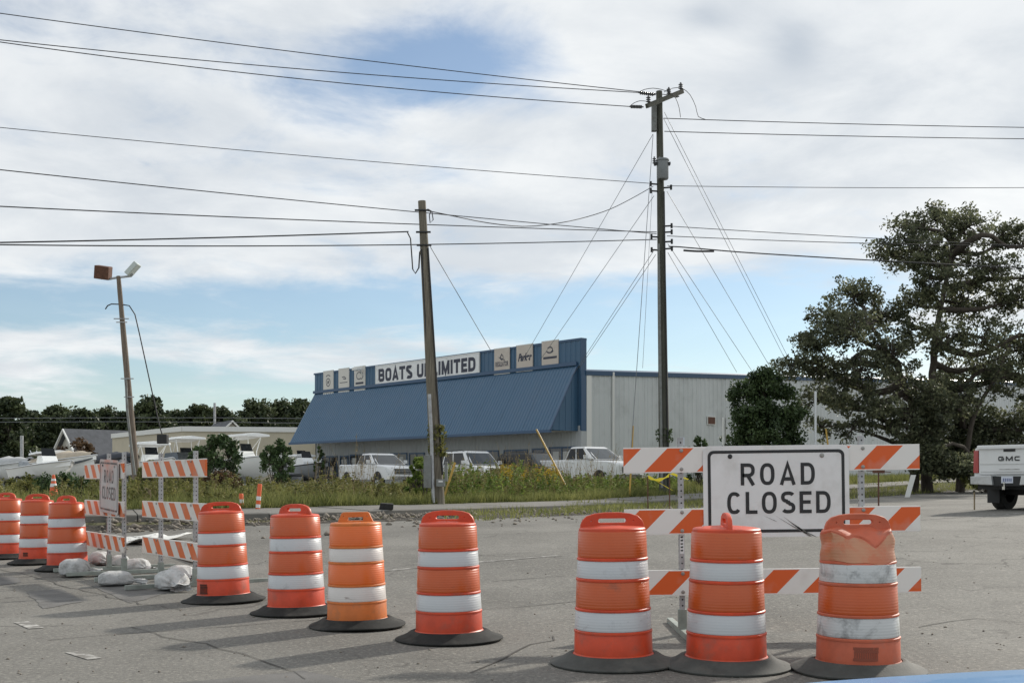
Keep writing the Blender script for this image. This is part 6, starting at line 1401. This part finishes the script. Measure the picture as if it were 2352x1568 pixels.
def oak():
    base = at(2112, YO); bx = lambda l: [(pw(px, py, YO + dY), (rx, rx * 1.1, rz), ns, ti) for px, py, dY, rx, rz, ns, ti in l]
    lob = bx([(1822, 838, -1.5, .8, .6, 12, 0), (1868, 788, -1, 1.1, .8, 20, 0), (1905, 735, 0, 1.1, .9, 22, 0), (1958, 680, .5, 1.15, .9, 24, 0), (1965, 760, -2, 1.3, 1.0, 26, 0), (2025, 720, 1.5, 1.2, 1.0, 22, 0),
        (1900, 850, -1, 1.3, .8, 24, 0), (1975, 850, -2.5, 1.4, 1.0, 26, 0), (2050, 810, -2, 1.3, 1.1, 22, 0), (1930, 915, -2, 1.2, .8, 18, 0), (2010, 930, -2.5, 1.3, .9, 20, 0), (2060, 900, 1.5, 1.3, 1.0, 16, 0), (1880, 920, 0, 1.0, .7, 12, 0),
        (2025, 572, 0, .7, .5, 9, 1), (2090, 522, 0, .95, .8, 18, 1), (2150, 505, 1, .95, .8, 18, 1), (2225, 520, -.5, 1.1, .9, 22, 1), (2300, 545, 1, 1.0, .8, 18, 1), (2120, 580, -1, 1.2, 1.0, 22, 1), (2190, 590, 1, 1.3, 1.0, 24, 1), (2070, 590, 1.5, .9, .7, 12, 1),
        (2270, 620, -1, 1.3, 1.0, 26, 1), (2150, 660, -1.5, 1.2, 1.0, 22, 1), (2220, 690, 1, 1.3, 1.1, 22, 1), (2320, 690, 0, 1.4, 1.2, 28, 1), (2100, 700, 1.5, 1.0, .9, 14, 1), (2090, 760, 0, 1.0, .9, 14, 1),
        (2170, 770, -2, 1.2, 1.0, 16, 1), (2260, 780, -1.5, 1.4, 1.1, 24, 1), (2340, 800, 1, 1.5, 1.2, 28, 1), (2200, 850, 1.5, 1.2, 1.0, 14, 1), (2290, 870, 0, 1.3, 1.0, 20, 1), (2370, 880, 0, 1.4, 1.1, 22, 1), (2130, 900, -2, 1.2, 1.0, 18, 1), (2150, 950, -1.5, 1.2, .9, 18, 1), (2200, 920, 0, 1.2, 1.0, 18, 1), (2060, 985, -2.5, 1.0, .7, 12, 0), (1960, 985, -2, 1.0, .6, 10, 0), (1890, 980, -1, .9, .6, 9, 0),
        (2400, 640, 0, 1.5, 1.2, 26, 1), (2430, 760, 0, 1.6, 1.3, 26, 1), (2380, 560, 0, 1.1, .9, 18, 1)])
    trunks = [([base + Vector((-.3, 0, -.2)), pw(2104, 990, YO), pw(2090, 920, YO), pw(2065, 850, YO - .5), pw(2020, 780, YO), pw(1985, 720, YO)], .27, .07),
              ([base + Vector((.5, .3, -.2)), pw(2128, 980, YO), pw(2140, 880, YO), pw(2150, 760, YO), pw(2175, 640, YO), pw(2190, 540, YO)], .30, .07),
              ([base + Vector((2.2, .5, -.2)), pw(2235, 960, YO), pw(2285, 870, YO), pw(2320, 790, YO)], .17, .06)]
    big_tree('large spreading oak in front of the long white wall', base, lob, trunks, m_['oak_leaf'], .175, 36, sub_r=.44, nmul=2.1)
oak()
def understory():
    base = at(2200, 57); bx = [(pw(px, py, 57 + dY), (rx, rx, rz), ns, 0) for px, py, dY, rx, rz, ns in
        ((2128, 1050, -4, .8, .7, 20), (2122, 995, -3.5, .8, .7, 18), (2140, 940, -3, .9, .8, 18), (2170, 1070, -4, 1.0, .5, 22), (2165, 900, -2, .9, .8, 14), (2215, 1070, -4, 1.0, .5, 20), (2150, 1000, 0, 1.1, 1.0, 22), (2165, 1060, -.5, 1.0, .6, 18), (2205, 960, 0, 1.0, 1.0, 20), (2225, 1030, -.5, 1.2, .9, 26), (2260, 980, 0, 1.1, 1.0, 22), (2290, 1040, 0, 1.2, .8, 22), (2320, 980, 0, 1.2, 1.0, 22), (2350, 1040, 0, 1.2, .8, 20), (2390, 960, 0, 1.5, 1.3, 26), (2190, 1065, -1, .9, .4, 16), (2390, 1040, 0, 1.3, .8, 18))]
    big_tree('dense dark thicket at the foot of the oak by the truck', base, bx, [([base, pw(2205, 1030, 57), pw(2220, 960, 57)], .12, .04)], m_['oak_leaf'], .19, 60, name='thicket', nmul=1.5)
    base = at(1752, 52); bx = [(pw(px, py, 52 + dY), (rx, rx, rz), ns, 0) for px, py, dY, rx, rz, ns in
        ((1752, 872, 0, .75, .5, 16), (1720, 905, 0, .85, .6, 20), (1785, 900, 0, .9, .6, 20), (1710, 960, -.2, .9, .8, 26), (1770, 955, -.6, 1.0, .8, 28), (1815, 960, 0, .8, .8, 20), (1705, 1020, 0, .9, .7, 24), (1765, 1020, -.5, 1.0, .7, 26), (1815, 1020, 0, .8, .6, 18), (1740, 1060, 0, 1.2, .5, 22))]
    big_tree('dark green vine-covered shrub mass against the white wall', base, bx, [([base, pw(1755, 1000, 52), pw(1752, 890, 52)], .16, .06)], m_['vine_leaf'], .17, 105, name='vine_thicket', sub_r=.45)
    mb = MB(); a, b_ = P(1663, 1080, 52), P(1663, 958, 52); a.z = gz(a.x, a.y); mb.tube([a, b_], .09, 8); o = mb.build('white_pipe', m_['white_trim'], None, smooth=60); tag(o, 'white upright pipe at the left edge of the vine thicket', 'pipe')
understory()
def shrub(label, px, py_top, Y, wpx, mat_, leaf, n_cl, per, name='shrub', sparse=1.0, ybase=None, cone=False):
    b_ = at(px, Y); zt = P(px, py_top, Y).z - b_.z; w = wpx / FPX * Y / 2; root = empty(name, b_, 0, label, 'shrub'); wood = MB(); cs = []; ts = []
    for i in range(n_cl):
        h = rng.uniform(.12, 1) ** .9; rr = w * (1.05 - h * .8 if cone else math.sqrt(max(.05, 1 - (2 * h - .95) ** 2)) + .05) * rng.uniform(.1, 1) ** .5; a = rng.uniform(0, 6.28); c = np.array([rr * math.cos(a), rr * math.sin(a), zt * h * .96])
        limb(wood, (rng.normal(0, .08), rng.normal(0, .08), -.05), tuple(c), .022, .006, .08, 5, 4); sr = w * .26 * rng.uniform(.6, 1.2); k = int(per * rng.uniform(.6, 1.3)); cs.append(clump_pts(c, np.array([sr, sr, sr * 1.1]), k, .1)); ts.append(np.full(k, rng.uniform(.1, .85)))
    wood.build('stems', m_['bark'], root, fix=False); leaves('foliage', np.concatenate(cs), leaf, mat_, root, tint=np.concatenate(ts)); return root
shrub('tall dark feathery shrub in front of the largest boat', 503, 1000, 45, 118, m_['shrub_leaf'], .16, 60, 75, sparse=1)
shrub('rounded green shrub alone before the tan wall', 640, 1010, 56, 78, m_['shrub_leaf'], .17, 44, 75)
shrub('narrow dark shrub beside the showroom corner', 733, 1022, 74, 26, m_['shrub_leaf'], .17, 20, 50)
shrub('low dark green bush behind the traffic cone', 142, 1094, 33, 115, m_['shrub_leaf'], .10, 46, 70)
shrub('low olive bush at the left edge behind the far drums', 62, 1098, 34, 90, m_['weed_leaf'], .10, 36, 70)
shrub('brownish low bush below the tall feathery shrub', 512, 1088, 37, 90, m_['brown_leaf'], .10, 40, 60)
shrub('olive bush between the posts of the near left barricade', 425, 1078, 38, 95, m_['weed_leaf'], .11, 40, 60)
shrub('yellow green bush at the foot of the floodlight pole', 345, 1060, 39, 60, m_['weed_leaf'], .11, 34, 60)
shrub('small green bush before the white wall, right of the tall pole', 1608, 1003, 58, 66, m_['shrub_leaf'], .16, 26, 60)
shrub('dark green bush left against the middle pole', 962, 1050, 36, 56, m_['weed_green'], .11, 40, 70)
shrub('reddish shrub before the house among the far boats', 180, 1012, 92, 90, m_['brown_leaf'], .3, 30, 60)
shrub('olive scrub right of the oak trunk near the truck', 2270, 1062, 53, 120, m_['weed_leaf'], .16, 30, 60)
# far tree line
def far_tree(px, py, Y, wpx, label, pine=False):
    b_ = at(px, Y); H = P(px, py, Y).z - b_.z; w = wpx / FPX * Y / 2; root = empty('far_tree', b_, 0, label, 'tree', 'trees of the far tree line'); wood = MB(); wood.tube([(0, 0, -.2), (0, 0, H * .5), (.2, 0, H * .9)], [.22, .15, .05], 7); cs = []; ts = []
    n = 78
    for i in range(n):
        h = rng.uniform(.04, 1.0) ** .9; prof = math.sin(math.pi * min(.97, .16 + h * .80)) ** .6; a = rng.uniform(0, 6.28); rr = w * prof * rng.uniform(.3, 1.0); c = np.array([rr * math.cos(a), rr * math.sin(a) * .8, H * h * .94]); 
        if i % 3 == 0: limb(wood, (0, 0, c[2] * .75), tuple(c), .07, .02, .06, 3, 4)
        sr = w * .34 * rng.uniform(.6, 1.2); cs.append(clump_pts(c, np.array([sr, sr, sr * .75]), 85, .2)); ts.append(np.full(85, rng.uniform(.0, .8)))
    wood.build('trunk', m_['bark'], root, fix=False); leaves('crown', np.concatenate(cs), .50, m_['far_leaf'], root, tint=np.concatenate(ts))
ft = [(-30, 925, 128, 130, 'tree cut by the left picture edge'), (22, 908, 120, 90, 'tall dark tree at the far left of the tree line'), (75, 945, 135, 90, 'lower tree right of the tall far left one'), (130, 932, 140, 95, 'tree with a small tip left of the grey house roof'),
      (185, 938, 138, 100, 'broad tree above the gable of the grey house'), (240, 934, 142, 90, 'tree just left of the floodlight pole in the far row'), (292, 938, 136, 80, 'tree crown right behind the floodlight pole'), (348, 908, 132, 95, 'highest rounded tree right of the floodlight pole'),
      (405, 938, 140, 85, 'tree next right to the highest rounded one'), (455, 928, 138, 85, 'tree above the small dark gable'), (500, 930, 142, 90, 'tree right of the small dark gable'), (540, 955, 136, 80, 'lowest tree in the dip of the row'),
      (590, 915, 140, 100, 'round tree left in the right hand clump'), (640, 918, 144, 95, 'middle tree of the right hand clump'), (695, 912, 138, 95, 'tree touching the blue awning edge'), (740, 920, 146, 90, 'tree partly hidden by the blue awning')]
for px, py, Y, w, lab in ft: far_tree(px, py, Y, w * 1.25, lab)
for i, w_ in enumerate(('first', 'second', 'third', 'fourth', 'fifth', 'sixth', 'seventh')): far_tree(20 + i * 115, 958, 158, 190, w_ + ' low dark tree from the left behind the far row')
far_tree(2290, 830, 118, 150, 'green tree rising behind the long white wall'); far_tree(2180, 845, 122, 110, 'tree top showing over the white wall behind the oak')

# vines on the middle pole, weeds, goldenrod, grass
def vine_on(label, pts, r, n, leaf, mat_):
    C = []; 
    for i in range(n):
        t = rng.uniform(0, 1); p = np.array(pts[0]) * (1 - t) + np.array(pts[1]) * t; a = rng.uniform(0, 6.28); rr = r * rng.uniform(.7, 1.35); C.append(p + np.array([rr * math.cos(a), rr * math.sin(a), 0]))
    o = leaves('climbing_vine', np.array(C), leaf, mat_); tag(o, label, 'vine')
vine_on('browning vine clinging to the middle pole at awning height', (tuple(P(1002, 975, 34)), tuple(P(1006, 1048, 34))), .21, 600, .11, m_['weed_leaf'])
vine_on('small vine tuft low on the tall pole', (tuple(P(1525, 985, 47)), tuple(P(1527, 1015, 47))), .26, 260, .12, m_['vine_leaf'])
def patchy(XY, k=1.0):
    x, y = XY[:, 0] * k, XY[:, 1] * k
    return np.sin(x * 1.1 + 1.7 * np.sin(y * .7)) * np.cos(y * .9 + 1.3 * np.sin(x * .8)) * .6 + np.sin(x * 3.1 + y * 2.3 + 2 * np.sin(y * 1.9)) * .4
def weeds(name, label, XY, h, mat_, k=22, leaf=.10, stalk=None, spread=.18):
    pz = patchy(XY, .55); ok = rng.uniform(0, 1, len(XY)) < .85 + .6 * pz; XY, h = XY[ok], (h * (1 + .5 * pz))[ok]
    n = len(XY); z = land_z(XY[:, 0], XY[:, 1]) - .02; base = np.column_stack([XY, z]); lean = rng.normal(0, .22, (n, 2)); t = rng.uniform(.08, 1, (n, k)) ** .85
    H = h[:, None] * t; off = lean[:, None, :] * (t ** 1.5)[..., None] * h[:, None, None]; sp = spread * (1.15 - t) * rng.uniform(.2, 1.2, (n, k)); a = rng.uniform(0, 6.28, (n, k))
    C = np.stack([base[:, None, 0] + off[..., 0] + sp * np.cos(a), base[:, None, 1] + off[..., 1] + sp * np.sin(a), base[:, None, 2] + H], -1).reshape(-1, 3)
    tn = np.repeat(np.clip(rng.uniform(.05, .95, n), 0, 1), k); o = leaves(name, C, leaf, mat_, up=.5, tint=tn, aspect=.42); tag(o, label, 'weeds', kind='stuff')
    if stalk is not None:
        b0 = base; b1 = base + np.column_stack([lean * h[:, None], h]); w = .008; V_ = np.stack([b0 + [w, 0, 0], b0 - [w, 0, 0], b1 - [w * .4, 0, 0], b1 + [w * .4, 0, 0]], 1).reshape(-1, 3)
        o2 = np_mesh('weed_stalks', V_, np.arange(n * 4).reshape(n, 4), stalk, None, np.repeat(rng.uniform(0, 1, n), 4)); tag(o2, 'bare stalks of the ' + label.split(' on ')[0], 'stalks', kind='stuff')
def px_of(XY): return CX + FPX * XY[:, 0] / XY[:, 1]
def pick(n, s0, s1, d0, d1, x0, x1, pw_=1.0):
    out = []
    while sum(len(a) for a in out) < n:
        q = strip_pts(n * 3, s0, s1, d0, d1, pw_); x = px_of(q); q = q[(x > x0) & (x < x1) & (q[:, 1] > 18)]; out.append(q)
    return np.concatenate(out)[:n]
q = pick(1500, 8, 60, 3.4, 12, -60, 1500, 1.3); x = px_of(q)
hh = np.interp(x, [0, 330, 640, 760, 860, 1000, 1060, 1200, 1330, 1440, 1500], [.45, .5, .5, .6, .5, .65, .95, .85, .6, .6, .5]) * rng.uniform(.5, 1.15, len(q)); weeds('tall_weeds', 'tall olive weeds on the bank behind the sidewalk', q, hh, m_['weed_leaf'], 26, .11, m_['dry_stalk'])
q = pick(900, 14, 60, 3.0, 11, 1000, 1560, 1.2); x = px_of(q); hh = np.interp(x, [1000, 1080, 1250, 1350, 1450, 1560], [.9, 1.0, .8, .6, .6, .5]) * rng.uniform(.45, 1.15, len(q)); weeds('green_weeds', 'bright green weeds on the bank right of the middle pole', q, hh, m_['weed_green'], 30, .12, m_['dry_stalk'])
q = pick(60, 20, 60, 5, 10, 1130, 1280); hh = rng.uniform(.55, 1.1, len(q)); z = land_z(q[:, 0], q[:, 1])
C = np.concatenate([np.column_stack([np.repeat(q, 26, 0) + rng.normal(0, .09, (len(q) * 26, 2)), np.repeat(z + hh, 26) + rng.normal(-.08, .12, len(q) * 26)])]); o = leaves('goldenrod_blooms', C, .085, m_['goldenrod'], aspect=.7); tag(o, 'yellow goldenrod blooms on top of the weeds before the dark SUV', 'flowers', kind='stuff')
q = pick(160, 20, 60, 5, 11, 1010, 1480); weeds('goldenrod_stems', 'yellow green goldenrod on the bank', q, rng.uniform(.9, 1.5, len(q)), m_['goldenrod'], 3, .07, m_['dry_stalk'])
q = pick(260, 12, 60, 4, 12, 700, 1450); weeds('dry_weeds', 'dry tan seed stalks on the bank', q, rng.uniform(.9, 1.6, len(q)), m_['dry_stalk'], 9, .07, m_['dry_stalk'], .10)
def grass(name, label, XY, h, mat_, w=.012):
    XY = XY[rng.uniform(0, 1, len(XY)) < .72 + .45 * patchy(XY, 1.3)]; h = h[:len(XY)] * (1 + .45 * patchy(XY, .9)); n = len(XY); z = land_z(XY[:, 0], XY[:, 1]) - .01; b0 = np.column_stack([XY, z]); a = rng.uniform(0, 6.28, n); lean = rng.normal(0, .35, (n, 2)) * h[:, None]
    dx_ = np.column_stack([np.cos(a) * w, np.sin(a) * w, np.zeros(n)]) * rng.uniform(.7, 1.6, n)[:, None]; tip = b0 + np.column_stack([lean, h])
    V_ = np.stack([b0 - dx_, b0 + dx_, tip], 1).reshape(-1, 3); o = np_mesh(name, V_, np.arange(n * 3).reshape(n, 3), mat_, None, np.repeat(np.clip(rng.normal(.5, .22, n) + .32 * patchy(XY), 0, 1), 3)); tag(o, label, 'grass', kind='stuff')
q = pick(60000, 4, 60, 2.0, 12, -80, 1560, 1.6); grass('verge_grass', 'rough grass on the bank behind the sidewalk', q, rng.uniform(.12, .42, len(q)), m_['grass_blade'], .013)
q = pick(30000, 26, 105, -4.8, 2.0, 1300, 2500); q = q[(kerb_dist(q[:, 0], q[:, 1]) < -.15) | (kerb_dist(q[:, 0], q[:, 1]) > 1.9) | (rng.uniform(0, 1, len(q)) < .12)]; grass('roadside_grass', 'yellow green grass strip between the road and the right sidewalk', q, rng.uniform(.06, .24, len(q)), m_['grass_blade'], .014)
q = pick(45000, 26, 110, 2.0, 18, 1450, 2560, 1.3); grass('far_verge_grass', 'long grass on the bank behind the big sign and the truck', q, rng.uniform(.15, .5, len(q)), m_['grass_blade'], .018)
q = pick(3000, 20, 40, -3.8, -.3, 1020, 1520, 1.0); grass('sparse_grass', 'sparse grass tufts in the dug-out dirt strip', q, rng.uniform(.05, .22, len(q)), m_['grass_blade'], .012)
